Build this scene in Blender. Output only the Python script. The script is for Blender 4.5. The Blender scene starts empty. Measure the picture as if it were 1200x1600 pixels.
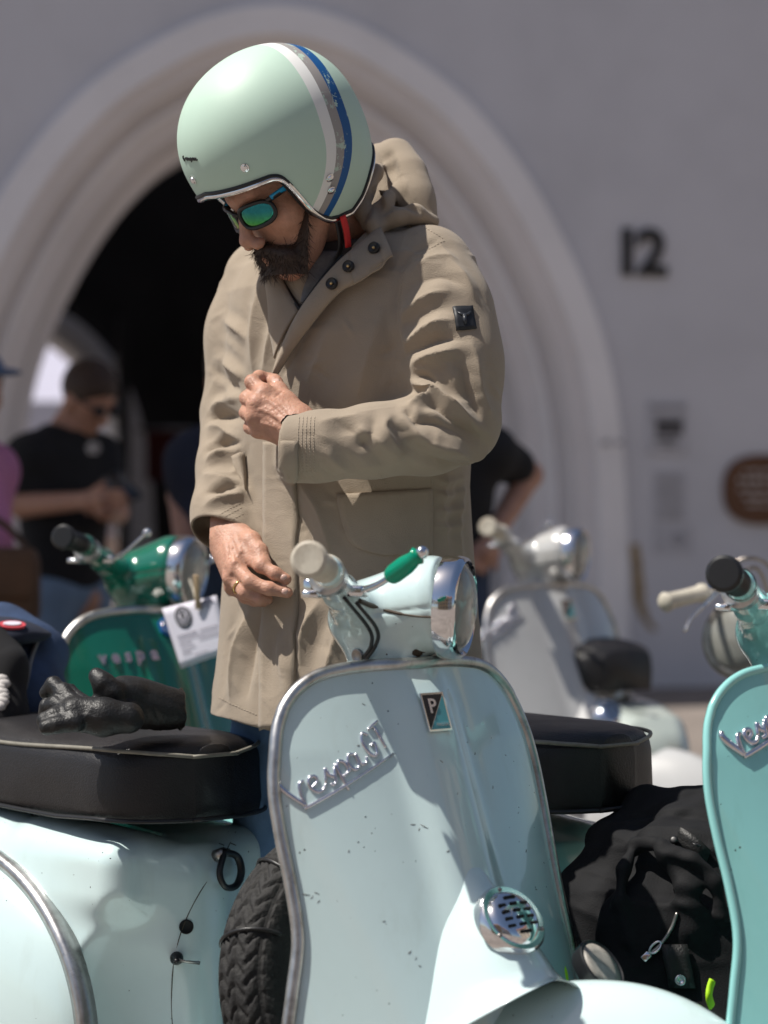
import bpy, bmesh, math, random
import numpy as np
from mathutils import Vector, Matrix
random.seed(7); np.random.seed(7)
R = math.radians
SC = bpy.context.scene
COL = SC.collection
# ------------------------------------------------------------------ camera, sky, sun, exposure
F = 85/36*1600            # focal length in photo pixels (85 mm lens, portrait frame)
EYE = 1.12
cam = bpy.data.cameras.new('camera'); cam_o = bpy.data.objects.new('camera', cam); COL.objects.link(cam_o)
cam.sensor_fit = 'VERTICAL'; cam.sensor_height = 36; cam.sensor_width = 27; cam.lens = 85
cam.shift_y = -29/1600
cam_o.location = (0, 0, EYE); cam_o.rotation_euler = (R(90), 0, 0)
cam.clip_start = .05; cam.clip_end = 2000
cam.dof.use_dof = True; cam.dof.focus_distance = 3.30; cam.dof.aperture_fstop = 3.1; cam.dof.aperture_blades = 9
SC.camera = cam_o
SUN_EL = R(61)
# vector towards the sun: left of the picture, high, a little on the camera's side
SUN = Vector((-math.cos(SUN_EL)*math.cos(R(11)), -math.cos(SUN_EL)*math.sin(R(11)), math.sin(SUN_EL)))
w = bpy.data.worlds.new('World'); SC.world = w; w.use_nodes = True
wn = w.node_tree.nodes; wn.clear()
sky = wn.new('ShaderNodeTexSky'); sky.sky_type = 'NISHITA'; sky.sun_disc = False
sky.sun_elevation = SUN_EL
sky.sun_rotation = math.atan2(SUN.x, SUN.y)
sky.altitude = 300; sky.air_density = 1.0; sky.dust_density = 2.0; sky.ozone_density = 1.0
bg = wn.new('ShaderNodeBackground'); bg.inputs['Strength'].default_value = .074
wo = wn.new('ShaderNodeOutputWorld')
w.node_tree.links.new(sky.outputs[0], bg.inputs[0]); w.node_tree.links.new(bg.outputs[0], wo.inputs[0])
sl = bpy.data.lights.new('sun', 'SUN'); sl.energy = 5.0; sl.angle = R(.53); sl.color = (1, .95, .87)
slo = bpy.data.objects.new('sun', sl); COL.objects.link(slo)
slo.rotation_euler = SUN.to_track_quat('Z', 'Y').to_euler(); slo.location = (-6, -2, 10)
SC.view_settings.view_transform = 'Standard'; SC.view_settings.look = 'None'
SC.view_settings.gamma = 1; SC.view_settings.use_curve_mapping = False
SC.view_settings.exposure = 0.27

# ------------------------------------------------------------------ helpers
def W(px, py, d):
    "point of the place seen at photo pixel (px, py) at depth d metres"
    return np.array([(px-600)*d/F, d, EYE-(py-771)*d/F])
def WP(px, py, d): return Vector(W(px, py, d))

def tag(o, label=None, cat=None, group=None, kind=None):
    if label: o['label'] = label
    if cat: o['category'] = cat
    if group: o['group'] = group
    if kind: o['kind'] = kind
    return o
def empty(name, loc=(0,0,0), rz=0):
    o = bpy.data.objects.new(name, None); COL.objects.link(o); o.location = loc; o.rotation_euler.z = rz
    o.empty_display_size = .1
    return o
def mesh(name, v, f, smooth=True):
    me = bpy.data.meshes.new(name)
    me.from_pydata([tuple(map(float, p)) for p in v], [], [tuple(map(int, q)) for q in f])
    me.validate(); me.update()
    if smooth: me.shade_smooth()
    return me
def fixn(me):
    bm = bmesh.new(); bm.from_mesh(me); bmesh.ops.recalc_face_normals(bm, faces=bm.faces); bm.to_mesh(me); bm.free()
    return me
def obj(name, me, mat=None, parent=None, M=None, **kw):
    if isinstance(me, tuple): me = fixn(mesh(name, me[0], me[1], kw.pop('smooth', True)))
    o = bpy.data.objects.new(name, me); COL.objects.link(o)
    if mat is not None:
        if not me.materials: me.materials.append(None)
        mats = mat if isinstance(mat, (list, tuple)) else [mat]
        while len(me.materials) < len(mats): me.materials.append(None)
        for i, m in enumerate(mats):
            o.material_slots[i].link = 'OBJECT'; o.material_slots[i].material = m
    if parent is not None: o.parent = parent
    if M is not None: o.matrix_local = M
    if 'sharp' in kw: me.set_sharp_from_angle(angle=R(kw['sharp']))
    tag(o, kw.get('label'), kw.get('cat'), kw.get('group'), kw.get('kind'))
    return o
class MB:
    "collects pieces of ONE mesh"
    def __init__(s): s.v = []; s.f = []; s.m = []
    def add(s, vf, mi=0):
        n = len(s.v); s.v += [tuple(map(float, p)) for p in vf[0]]
        s.f += [tuple(int(i)+n for i in q) for q in vf[1]]; s.m += [mi]*len(vf[1]); return s
    def mesh(s, name, smooth=True, sharp=None):
        me = mesh(name, s.v, s.f, smooth)
        if max(s.m or [0]) > 0 and len(me.polygons) == len(s.m):
            for _ in range(max(s.m)+1): me.materials.append(None)
            me.polygons.foreach_set('material_index', s.m)
        fixn(me)
        if sharp: me.set_sharp_from_angle(angle=R(sharp))
        return me
def loft(rings, closed=True, cap=True):
    n = len(rings[0]); v = [p for r in rings for p in r]; f = []
    for i in range(len(rings)-1):
        for j in range(n if closed else n-1):
            k = (j+1) % n
            f.append((i*n+j, i*n+k, (i+1)*n+k, (i+1)*n+j))
    if cap and closed:
        f.append(tuple(range(n))); f.append(tuple((len(rings)-1)*n+j for j in range(n)))
    return v, f
def grid(P):
    "P: (rows, cols, 3) array -> surface"
    r, c = P.shape[:2]; v = P.reshape(-1, 3); f = []
    for i in range(r-1):
        for j in range(c-1): f.append((i*c+j, i*c+j+1, (i+1)*c+j+1, (i+1)*c+j))
    return v, f
def thick(P, off):
    "closed sheet between surface P and P+off (both (r,c,3))"
    r, c = P.shape[:2]; A = P.reshape(-1, 3); B = (P+off).reshape(-1, 3); n = r*c
    v = np.concatenate([A, B]); f = []
    for i in range(r-1):
        for j in range(c-1):
            q = (i*c+j, i*c+j+1, (i+1)*c+j+1, (i+1)*c+j)
            f.append(q); f.append(tuple(n+k for k in reversed(q)))
    bd = [(0, j) for j in range(c)] + [(i, c-1) for i in range(1, r)] + [(r-1, j) for j in range(c-2, -1, -1)] + [(i, 0) for i in range(r-2, 0, -1)]
    idx = [i*c+j for i, j in bd]
    for a, b in zip(idx, idx[1:]+idx[:1]): f.append((a, n+a, n+b, b))
    return v, f
def spline(pts, n):
    "Catmull-Rom through points (rows may hold extra values such as a radius)"
    P = np.array(pts, float); m = len(P)
    if m == 2: return np.array([P[0]+(P[1]-P[0])*t for t in np.linspace(0, 1, n)])
    E = np.vstack([2*P[0]-P[1], P, 2*P[-1]-P[-2]])
    out = []
    for t in np.linspace(0, m-1, n):
        i = min(int(t), m-2); u = t-i; a, b, c, d = E[i], E[i+1], E[i+2], E[i+3]
        out.append(.5*((2*b)+(c-a)*u+(2*a-5*b+4*c-d)*u*u+(3*b-a-3*c+d)*u**3))
    return np.array(out)
def tube(pts, r, n=10, closed=False, flat=1.0, cap=True):
    P = [Vector(p[:3]) for p in pts]; m = len(P)
    rr = [r]*m if np.isscalar(r) else list(r)
    rings = []; prev = None
    for i in range(m):
        a = P[i-1] if (i > 0 or closed) else P[i]; b = P[(i+1) % m] if (i < m-1 or closed) else P[i]
        t = (b-a).normalized() if (b-a).length > 1e-9 else Vector((0,0,1))
        if prev is None:
            u = t.orthogonal().normalized()
        else:
            u = (prev-t*prev.dot(t)).normalized()
        prev = u; w_ = t.cross(u)
        rings.append([P[i]+(u*math.cos(q)+w_*math.sin(q)*flat)*rr[i] for q in [2*math.pi*k/n for k in range(n)]])
    if closed:
        v, f = loft(rings, True, False); L = (m-1)*n
        # match the first ring's start angle
        best = min(range(n), key=lambda s: (rings[-1][0]-rings[0][s]).length)
        for j in range(n): f.append((L+j, L+(j+1) % n, (j+1+best) % n, (j+best) % n))
        return v, f
    return loft(rings, True, cap)
def lathe(prof, n=40, M=None):
    "profile (radius, along x) turned round the x axis"
    rings = [[Vector((x, r*math.cos(a), r*math.sin(a))) for a in [2*math.pi*k/n for k in range(n)]] for r, x in prof]
    if M is not None: rings = [[M @ p for p in r] for r in rings]
    return loft(rings, True, True)
def box(c, s, M=None, bev=0):
    bm = bmesh.new(); bmesh.ops.create_cube(bm, size=1)
    for v_ in bm.verts: v_.co = Vector((v_.co.x*s[0], v_.co.y*s[1], v_.co.z*s[2]))
    if bev: bmesh.ops.bevel(bm, geom=bm.edges[:], offset=bev, segments=2, affect='EDGES', profile=.6)
    vs = [v_.co+Vector(c) for v_ in bm.verts]
    if M is not None: vs = [M @ p for p in vs]
    bm.verts.index_update(); f = [tuple(v_.index for v_ in q.verts) for q in bm.faces]; bm.free()
    return vs, f
def sph(c, r, n=12, M=None):
    rr = (r, r, r) if np.isscalar(r) else r
    rings = [[Vector((c[0]+rr[0]*math.sin(t)*math.cos(a), c[1]+rr[1]*math.sin(t)*math.sin(a), c[2]+rr[2]*math.cos(t))) for a in [2*math.pi*k/n for k in range(n)]] for t in [math.pi*(i+.02)/(n//2+.04) for i in range(n//2+1)]]
    if M is not None: rings = [[M @ p for p in r_] for r_ in rings]
    return loft(rings)
def frame(o, x, z):
    "matrix with origin o, x axis x, z axis near z"
    x = Vector(x).normalized(); y = Vector(z).cross(x).normalized(); z = x.cross(y)
    M = Matrix.Identity(4)
    for i in range(3): M[i][0] = x[i]; M[i][1] = y[i]; M[i][2] = z[i]; M[i][3] = o[i]
    return M
def text_vf(s, size, extrude=.001, align='CENTER', bold=0):
    cu = bpy.data.curves.new('lettering', 'FONT'); cu.body = s; cu.size = size; cu.extrude = extrude; cu.align_x = align; cu.align_y = 'CENTER'; cu.offset = bold; cu.resolution_u = 3
    o = bpy.data.objects.new('lettering', cu); COL.objects.link(o)
    dg = bpy.context.evaluated_depsgraph_get(); me = bpy.data.meshes.new_from_object(o.evaluated_get(dg))
    v = [tuple(p.co) for p in me.vertices]; f = [tuple(p.vertices) for p in me.polygons]
    bpy.data.objects.remove(o); bpy.data.curves.remove(cu); bpy.data.meshes.remove(me)
    return v, f
def xf(vf, M): return [M @ Vector(p) for p in vf[0]], vf[1]

# ------------------------------------------------------------------ signed distance fields -> smooth meshes
def smin(a, b, k):
    if k <= 0: return np.minimum(a, b)
    h = np.maximum(k-np.abs(a-b), 0)/k
    return np.minimum(a, b)-h*h*k*.25
def smax(a, b, k): return -smin(-a, -b, k)
def s_cone(a, b, ra, rb=None):
    a = np.asarray(a, float); b = np.asarray(b, float); rb = ra if rb is None else rb
    ba = b-a; L = max(ba @ ba, 1e-12)
    def fn(P):
        q = P-a; t = np.clip((q @ ba)/L, 0, 1)
        return np.linalg.norm(q-t[..., None]*ba, axis=-1)-(ra+(rb-ra)*t)
    m = max(ra, rb)
    return fn, np.minimum(a, b)-m, np.maximum(a, b)+m
def s_ell(c, r, Rm=None):
    c = np.asarray(c, float); r = np.asarray(r, float) if not np.isscalar(r) else np.full(3, float(r))
    Rm = None if Rm is None else np.array(Rm, float)      # columns = local axes
    def fn(P):
        q = P-c
        if Rm is not None: q = q @ Rm
        k0 = np.linalg.norm(q/r, axis=-1); k1 = np.linalg.norm(q/(r*r), axis=-1)
        return k0*(k0-1)/np.maximum(k1, 1e-9)
    m = r.max() if Rm is not None else r
    return fn, c-m, c+m
def s_box(c, hs, rd, Rm=None):
    c = np.asarray(c, float); hs = np.asarray(hs, float); Rm = None if Rm is None else np.array(Rm, float)
    def fn(P):
        q = P-c
        if Rm is not None: q = q @ Rm
        q = np.abs(q)-(hs-rd)
        return np.linalg.norm(np.maximum(q, 0), axis=-1)+np.minimum(q.max(-1), 0)-rd
    m = np.linalg.norm(hs) if Rm is not None else hs
    return fn, c-m, c+m
class SDF:
    def __init__(s, lo, hi, h):
        s.lo = np.asarray(lo, float); s.h = h
        s.n = np.ceil((np.asarray(hi, float)-s.lo)/h).astype(int)+1
        s.D = np.full(s.n, 1.0, np.float32)
    def sub(s, lo, hi):
        i0 = np.clip(np.floor((lo-s.lo)/s.h).astype(int), 0, s.n); i1 = np.clip(np.ceil((hi-s.lo)/s.h).astype(int)+1, 0, s.n)
        return tuple(slice(a, b) for a, b in zip(i0, i1))
    def pts(s, sl_):
        ax = [s.lo[i]+s.h*np.arange(sl_[i].start, sl_[i].stop) for i in range(3)]
        return np.stack(np.meshgrid(*ax, indexing='ij'), -1)
    def op(s, prim, k=0.0, kind='add', pad=None):
        fn, lo, hi = prim; pad = (max(k, .004)+4*s.h+.02) if pad is None else pad
        sl_ = s.sub(lo-pad, hi+pad)
        if any(q.stop <= q.start for q in sl_): return s
        d = fn(s.pts(sl_)).astype(np.float32); D = s.D[sl_]
        if kind == 'add': s.D[sl_] = smin(D, d, k)
        elif kind == 'sub': s.D[sl_] = smax(D, -d, k)
        elif kind == 'and': s.D[sl_] = smax(D, d, k)
        elif kind == 'disp': s.D[sl_] = D+d
        elif kind == 'groove': s.D[sl_] = D+.0022*np.clip(1-np.abs(d)/.0035, 0, 1)*(np.abs(D) < .012)
        return s
    def add(s, prim, k=0.0): return s.op(prim, k)
    def cut(s, prim, k=0.0): return s.op(prim, k, 'sub')
    def plane(s, p, n, k=0.0, lo=None, hi=None):
        "keep the side the normal points away from"
        p = np.asarray(p, float); n = np.asarray(n, float)/np.linalg.norm(n)
        lo = s.lo if lo is None else np.asarray(lo); hi = s.lo+s.h*s.n if hi is None else np.asarray(hi)
        return s.op((lambda P: (P-p) @ n, lo, hi), k, 'and', 0)
    def sample(s, P):
        q = (np.asarray(P)-s.lo)/s.h; q = np.clip(q, 0, s.n-1.001); i = q.astype(int); f = q-i; D = s.D; o = 0
        for a in (0, 1):
            for b in (0, 1):
                for c in (0, 1):
                    wt = (f[..., 0] if a else 1-f[..., 0])*(f[..., 1] if b else 1-f[..., 1])*(f[..., 2] if c else 1-f[..., 2])
                    o = o+wt*D[i[..., 0]+a, i[..., 1]+b, i[..., 2]+c]
        return o
    def grad(s, P):
        e = s.h*.75; g = np.stack([s.sample(P+np.eye(3)[i]*e)-s.sample(P-np.eye(3)[i]*e) for i in range(3)], -1)
        return g/np.maximum(np.linalg.norm(g, axis=-1, keepdims=True), 1e-9)
    def hit(s, px, py, back=False, T=None):
        "first surface point on the camera ray through a photo pixel, and its normal (T: world->field matrix)"
        o = np.array([0, 0, EYE]); d = np.array([(px-600)/F, 1, -(py-771)/F])
        if T is not None:
            T = np.array(T); o = T[:3, :3] @ o+T[:3, 3]; d = T[:3, :3] @ d
        t = np.arange(.5, 14, .0015); P = o+t[:, None]*d
        ins = np.all((P > s.lo) & (P < s.lo+s.h*(s.n-1)), axis=1); P = P[ins]
        if len(P) == 0: return None, None
        v = s.sample(P); j = np.where(v < 0)[0]
        if len(j) == 0:
            j = [int(np.argmin(v))]
        p = P[j[0]] - d/np.linalg.norm(d)*0
        n = s.grad(p); p = p-n*s.sample(p)
        return p, n
    def mesh(s, name, relax=1, nrm=True):
        D = s.D; S = D < 0
        n0, n1, n2 = D.shape
        c = lambda i, j, k: (slice(i, n0-1+i), slice(j, n1-1+j), slice(k, n2-1+k))
        cnt = np.zeros((n0-1, n1-1, n2-1), np.int8)
        for i in (0, 1):
            for j in (0, 1):
                for k in (0, 1): cnt += S[c(i, j, k)]
        act = np.argwhere((cnt > 0) & (cnt < 8)); ids = np.full(cnt.shape, -1, np.int64); ids[tuple(act.T)] = np.arange(len(act))
        acc = np.zeros((len(act), 3)); num = np.zeros(len(act))
        cor = {(i, j, k): D[act[:, 0]+i, act[:, 1]+j, act[:, 2]+k] for i in (0, 1) for j in (0, 1) for k in (0, 1)}
        for a in range(3):
            for u in (0, 1):
                for v in (0, 1):
                    p = [u, v]; p.insert(a, 0); q = [u, v]; q.insert(a, 1)
                    A, B = cor[tuple(p)], cor[tuple(q)]; m = (A < 0) != (B < 0)
                    t = np.where(m, A/np.where(m, A-B, 1), 0)
                    P = np.tile(np.array(p, float), (len(act), 1)); P[:, a] = t
                    acc += P*m[:, None]; num += m
        V = (act+acc/num[:, None])*s.h+s.lo
        Fs = []
        for a in range(3):
            b, e = [(1, 2), (2, 0), (0, 1)][a]
            sA = [slice(None)]*3; sB = [slice(None)]*3; sA[a] = slice(0, -1); sB[a] = slice(1, None)
            for q in (b, e): sA[q] = slice(1, -1); sB[q] = slice(1, -1)
            A, B = S[tuple(sA)], S[tuple(sB)]
            E = np.argwhere(A != B); fl = A[tuple(E.T)]
            E = E.copy(); E[:, b] += 1; E[:, e] += 1
            def idx(db, de):
                Q = E.copy(); Q[:, b] += db; Q[:, e] += de; return ids[tuple(Q.T)]
            q = np.stack([idx(-1, -1), idx(0, -1), idx(0, 0), idx(-1, 0)], 1)
            q[~fl] = q[~fl][:, ::-1]; Fs.append(q)
        Fc = np.concatenate(Fs); Fc = Fc[(Fc >= 0).all(1)]
        for _ in range(relax):
            g = s.grad(V); V = V-g*np.clip(s.sample(V), -s.h, s.h)[:, None]*.8
        me = bpy.data.meshes.new(name)
        me.vertices.add(len(V)); me.vertices.foreach_set('co', V.astype(np.float32).ravel())
        me.loops.add(len(Fc)*4); me.loops.foreach_set('vertex_index', Fc.astype(np.int32).ravel())
        me.polygons.add(len(Fc)); me.polygons.foreach_set('loop_start', np.arange(0, len(Fc)*4, 4, dtype=np.int32))
        me.update(); me.validate(); me.shade_smooth()
        nr = s.grad(V) if nrm else None
        try: nrm and me.normals_split_custom_set_from_vertices(nr.astype(np.float32))
        except Exception as ex: print('normals', ex)
        return me

# ------------------------------------------------------------------ materials
_MC = {}
def nd(nt, t, **kw):
    n = nt.nodes.new(t)
    for k, v in kw.items():
        if k in n.inputs.keys(): n.inputs[k].default_value = v
        else: setattr(n, k, v)
    return n
def mat(name, col, rough=.5, metal=0, vary=.12, vscale=9, bump=0, bscale=60, coat=0, dirt=None, spec=.5, dscale=14, dcut=(.62, .70), trans=0, sub=0, subcol=None, sheen=0, ior=1.45, rvary=0, grime=0):
    m = bpy.data.materials.new(name); m.use_nodes = True; nt = m.node_tree; b = nt.nodes['Principled BSDF']
    L = nt.links.new
    c4 = (*col, 1)
    b.inputs['Roughness'].default_value = rough; b.inputs['Metallic'].default_value = metal
    b.inputs['Coat Weight'].default_value = coat; b.inputs['Coat Roughness'].default_value = .04
    b.inputs['Specular IOR Level'].default_value = spec; b.inputs['IOR'].default_value = ior
    b.inputs['Transmission Weight'].default_value = trans; b.inputs['Sheen Weight'].default_value = sheen
    if sub: b.inputs['Subsurface Weight'].default_value = sub; b.inputs['Subsurface Radius'].default_value = (.012, .004, .002); b.inputs['Subsurface Scale'].default_value = 1.0
    tc = nd(nt, 'ShaderNodeTexCoord')
    src = None
    n1 = nd(nt, 'ShaderNodeTexNoise', Scale=vscale, Detail=6.0, Roughness=.62); L(tc.outputs['Object'], n1.inputs['Vector'])
    mx = nd(nt, 'ShaderNodeMix', data_type='RGBA', blend_type='MIX')
    dk = tuple(max(0, c*(1-vary)) for c in col)+(1,); lt = tuple(min(1, c*(1+vary)) for c in col)+(1,)
    mr = nd(nt, 'ShaderNodeMapRange'); mr.inputs['From Min'].default_value = .3; mr.inputs['From Max'].default_value = .7; L(n1.outputs['Fac'], mr.inputs['Value'])
    L(mr.outputs[0], mx.inputs[0]); mx.inputs[6].default_value = dk; mx.inputs[7].default_value = lt
    src = mx.outputs[2]
    if dirt is not None:
        n2 = nd(nt, 'ShaderNodeTexNoise', Scale=dscale, Detail=8.0, Roughness=.7); L(tc.outputs['Object'], n2.inputs['Vector'])
        m2 = nd(nt, 'ShaderNodeMapRange'); m2.inputs['From Min'].default_value = dcut[0]; m2.inputs['From Max'].default_value = dcut[1]; L(n2.outputs['Fac'], m2.inputs['Value'])
        x2 = nd(nt, 'ShaderNodeMix', data_type='RGBA'); L(m2.outputs[0], x2.inputs[0]); L(src, x2.inputs[6]); x2.inputs[7].default_value = (*dirt, 1); src = x2.outputs[2]
    L(src, b.inputs['Base Color'])
    if rvary:
        n3 = nd(nt, 'ShaderNodeTexNoise', Scale=vscale*2.3, Detail=5.0); L(tc.outputs['Object'], n3.inputs['Vector'])
        m3 = nd(nt, 'ShaderNodeMapRange'); m3.inputs['To Min'].default_value = max(.02, rough-rvary); m3.inputs['To Max'].default_value = rough+rvary; L(n3.outputs['Fac'], m3.inputs['Value']); L(m3.outputs[0], b.inputs['Roughness'])
    if bump:
        n4 = nd(nt, 'ShaderNodeTexNoise', Scale=bscale, Detail=5.0); L(tc.outputs['Object'], n4.inputs['Vector'])
        bp = nd(nt, 'ShaderNodeBump', Strength=bump, Distance=.004); L(n4.outputs['Fac'], bp.inputs['Height']); L(bp.outputs[0], b.inputs['Normal'])
    return m
def paint(name, col, chips=(.02, .018, .015), dens=.72):
    "old glossy scooter enamel: faint mottling, tiny chips and specks, soft grime"
    m = mat(name, col, rough=.22, vary=.04, vscale=5, coat=1.0, rvary=.07)
    nt = m.node_tree; b = nt.nodes['Principled BSDF']; L = nt.links.new; tc = [n for n in nt.nodes if n.type == 'TEX_COORD'][0]
    src = b.inputs['Base Color'].links[0].from_socket
    v = nd(nt, 'ShaderNodeTexVoronoi', Scale=75.0); L(tc.outputs['Object'], v.inputs['Vector'])
    mask = nd(nt, 'ShaderNodeTexNoise', Scale=7.0, Detail=3.0); L(tc.outputs['Object'], mask.inputs['Vector'])
    nz = nd(nt, 'ShaderNodeTexNoise', Scale=160.0, Detail=3.0); L(tc.outputs['Object'], nz.inputs['Vector'])
    a = nd(nt, 'ShaderNodeMath', operation='MULTIPLY_ADD'); a.inputs[1].default_value = .22; L(nz.outputs['Fac'], a.inputs[0]); L(v.outputs['Distance'], a.inputs[2])
    lt = nd(nt, 'ShaderNodeMath', operation='LESS_THAN'); L(a.outputs[0], lt.inputs[0])
    sz = nd(nt, 'ShaderNodeMapRange'); sz.inputs['From Min'].default_value = .40; sz.inputs['From Max'].default_value = .75; sz.inputs['To Min'].default_value = .10; sz.inputs['To Max'].default_value = .24
    L(mask.outputs['Fac'], sz.inputs['Value']); L(sz.outputs[0], lt.inputs[1])
    x = nd(nt, 'ShaderNodeMix', data_type='RGBA'); L(lt.outputs[0], x.inputs[0]); L(src, x.inputs[6]); x.inputs[7].default_value = (*chips, 1)
    # grime film: faint streaks, drawn out downwards
    mp = nd(nt, 'ShaderNodeMapping'); mp.inputs['Scale'].default_value = (16, 16, 2.2); L(tc.outputs['Object'], mp.inputs['Vector'])
    gn = nd(nt, 'ShaderNodeTexNoise', Scale=1.0, Detail=7.0, Roughness=.65); L(mp.outputs[0], gn.inputs['Vector'])
    gm = nd(nt, 'ShaderNodeMapRange'); gm.inputs['From Min'].default_value = .55; gm.inputs['From Max'].default_value = .85; gm.inputs['To Max'].default_value = .35; L(gn.outputs['Fac'], gm.inputs['Value'])
    y = nd(nt, 'ShaderNodeMix', data_type='RGBA'); L(gm.outputs[0], y.inputs[0]); L(x.outputs[2], y.inputs[6]); y.inputs[7].default_value = (col[0]*.62, col[1]*.58, col[2]*.5, 1)
    L(y.outputs[2], b.inputs['Base Color'])
    return m
def cloth(name, col, **kw):
    m = mat(name, col, **kw); nt = m.node_tree; b = nt.nodes['Principled BSDF']; L = nt.links.new; tc = [n for n in nt.nodes if n.type == 'TEX_COORD'][0]
    bp = [n for n in nt.nodes if n.type == 'BUMP'][0]
    mp = nd(nt, 'ShaderNodeMapping'); mp.inputs['Scale'].default_value = (1, 1, 1.6); L(tc.outputs['Object'], mp.inputs['Vector'])
    n1 = nd(nt, 'ShaderNodeTexNoise', Scale=22.0, Detail=7.0, Roughness=.55, Distortion=1.1); n1.noise_type = 'RIDGED_MULTIFRACTAL'; L(mp.outputs[0], n1.inputs['Vector'])
    n2 = nd(nt, 'ShaderNodeTexNoise', Scale=6.0, Detail=2.0); L(tc.outputs['Object'], n2.inputs['Vector'])
    mm = nd(nt, 'ShaderNodeMath', operation='MULTIPLY'); L(n1.outputs['Fac'], mm.inputs[0]); L(n2.outputs['Fac'], mm.inputs[1])
    b2 = nd(nt, 'ShaderNodeBump', Strength=.30, Distance=.006); L(mm.outputs[0], b2.inputs['Height']); L(bp.outputs[0], b2.inputs['Normal']); L(b2.outputs[0], b.inputs['Normal'])
    return m
M_MINT = paint('mint_enamel', (.56, .70, .70))
M_TEAL = paint('turquoise_enamel', (.27, .60, .58))
M_GREEN = paint('dark_green_enamel', (.004, .13, .085))
M_WHITE = paint('grey_white_enamel', (.47, .47, .465))
M_SAGE = paint('sage_enamel', (.45, .50, .46))
M_CHROME = mat('chrome', (.75, .75, .77), rough=.09, metal=1, vary=.08, rvary=.06)
M_ALU = mat('worn_aluminium', (.52, .51, .50), rough=.36, metal=1, vary=.2, vscale=40, rvary=.12, dirt=(.22, .19, .16), dscale=25, dcut=(.55, .75))
M_STEEL = mat('dull_steel', (.35, .33, .31), rough=.42, metal=1, vary=.25, vscale=30, dirt=(.12, .07, .04), dcut=(.5, .75))
M_RUBBER = mat('tyre_rubber', (.012, .0115, .0115), rough=.75, vary=.3, vscale=30, bump=.4, bscale=180, dirt=(.03, .028, .026), dscale=40, dcut=(.5, .8))
M_BLACK = mat('black_plastic', (.012, .012, .013), rough=.4, vary=.2)
M_DARKHOLE = mat('dark_gap', (.006, .006, .006), rough=.8)
M_LEATHER = mat('black_leather', (.010, .0098, .010), rough=.46, vary=.3, vscale=14, bump=.3, bscale=320, rvary=.12)
M_VINYL = mat('black_seat_vinyl', (.013, .012, .013), rough=.40, vary=.25, vscale=8, bump=.35, bscale=420, rvary=.1)
M_PIPING = mat('grey_piping', (.20, .19, .16), rough=.6, vary=.2, vscale=50)
M_GRIP = mat('cream_grip_rubber', (.50, .46, .38), rough=.55, vary=.15, vscale=40, dirt=(.25, .2, .15), dcut=(.55, .8))
M_GLASS = mat('headlight_glass', (.85, .85, .80), rough=.05, trans=.75, vary=.03, ior=1.45)
M_BULB = mat('reflector', (.8, .8, .78), rough=.2, metal=1, vary=.05)
M_GREENPL = mat('green_clear_plastic', (.0, .38, .22), rough=.12, trans=.45, vary=.15)
# ------------------------------------------------------------------ ground
M_GROUND = mat('stone_paving', (.20, .17, .15), rough=.85, vary=.35, vscale=1.3, bump=.6, bscale=14, dirt=(.13, .11, .095), dscale=3)
g = obj('ground', ([(-300,-300,0),(300,-300,0),(300,300,0),(-300,300,0)], [(0,1,2,3)]), M_GROUND, kind='structure', smooth=False)

# ------------------------------------------------------------------ town house with the pointed archway (wall turned 12 degrees, right end farther)
BETA = R(12); WC = W(437, 771, 13.5); WU = np.array([math.cos(BETA), math.sin(BETA), 0]); WN = np.array([math.sin(BETA), -math.cos(BETA), 0])
M_WALL = Matrix(((WU[0], -WN[0], 0, WC[0]), (WU[1], -WN[1], 0, WC[1]), (0, 0, 1, 0), (0, 0, 0, 1)))   # local: x along the wall, y into the wall, z up
def wallpt(px, py, off=0.0):
    "local (x, z) on the wall plane pushed 'off' towards the viewer"
    d = np.array([(px-600)/F, 1, -(py-771)/F]); o = np.array([0, 0, EYE]); p0 = WC+WN*off
    t = ((p0-o) @ WN)/(d @ WN); q = o+d*t-WC
    return q @ WU, (o+d*t)[2]
def plaster(name, col, stain):
    m = mat(name, col, rough=.9, vary=.08, vscale=1.1, bump=.35, bscale=25, dirt=stain, dscale=1.1, dcut=(.56, .85))
    return m
M_PLASTER = plaster('grey_white_plaster', (.625, .62, .655), (.55, .54, .56))
M_STONE = plaster('pale_arch_stone', (.86, .835, .84), (.78, .745, .74))
M_STONE2 = plaster('cream_arch_stone', (.76, .72, .72), (.65, .60, .58))
M_INNER = mat('passage_shade_plaster', (.022, .02, .02), rough=.9, vary=.3, vscale=2)  # near-black colour stands in for the shade inside the passage
house = empty('town_house'); house.matrix_world = M_WALL
tag(house, 'pale grey plastered town house with a large pointed archway', 'house')
half = [wallpt(*p) for p in [(437,8),(505,20),(575,48),(640,88),(712,142),(785,222),(850,320),(912,448),(950,565),(970,690),(977,800),(979,900)]]
half = [(x, z) for x, z in half]; half.append((half[-1][0]+.005, .3)); half.append((half[-1][0]+.005, 0))
half[0] = (0, half[0][1])
HALF = spline([(x, 0, z) for x, z in half], 140)[:, [0, 2]]
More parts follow.
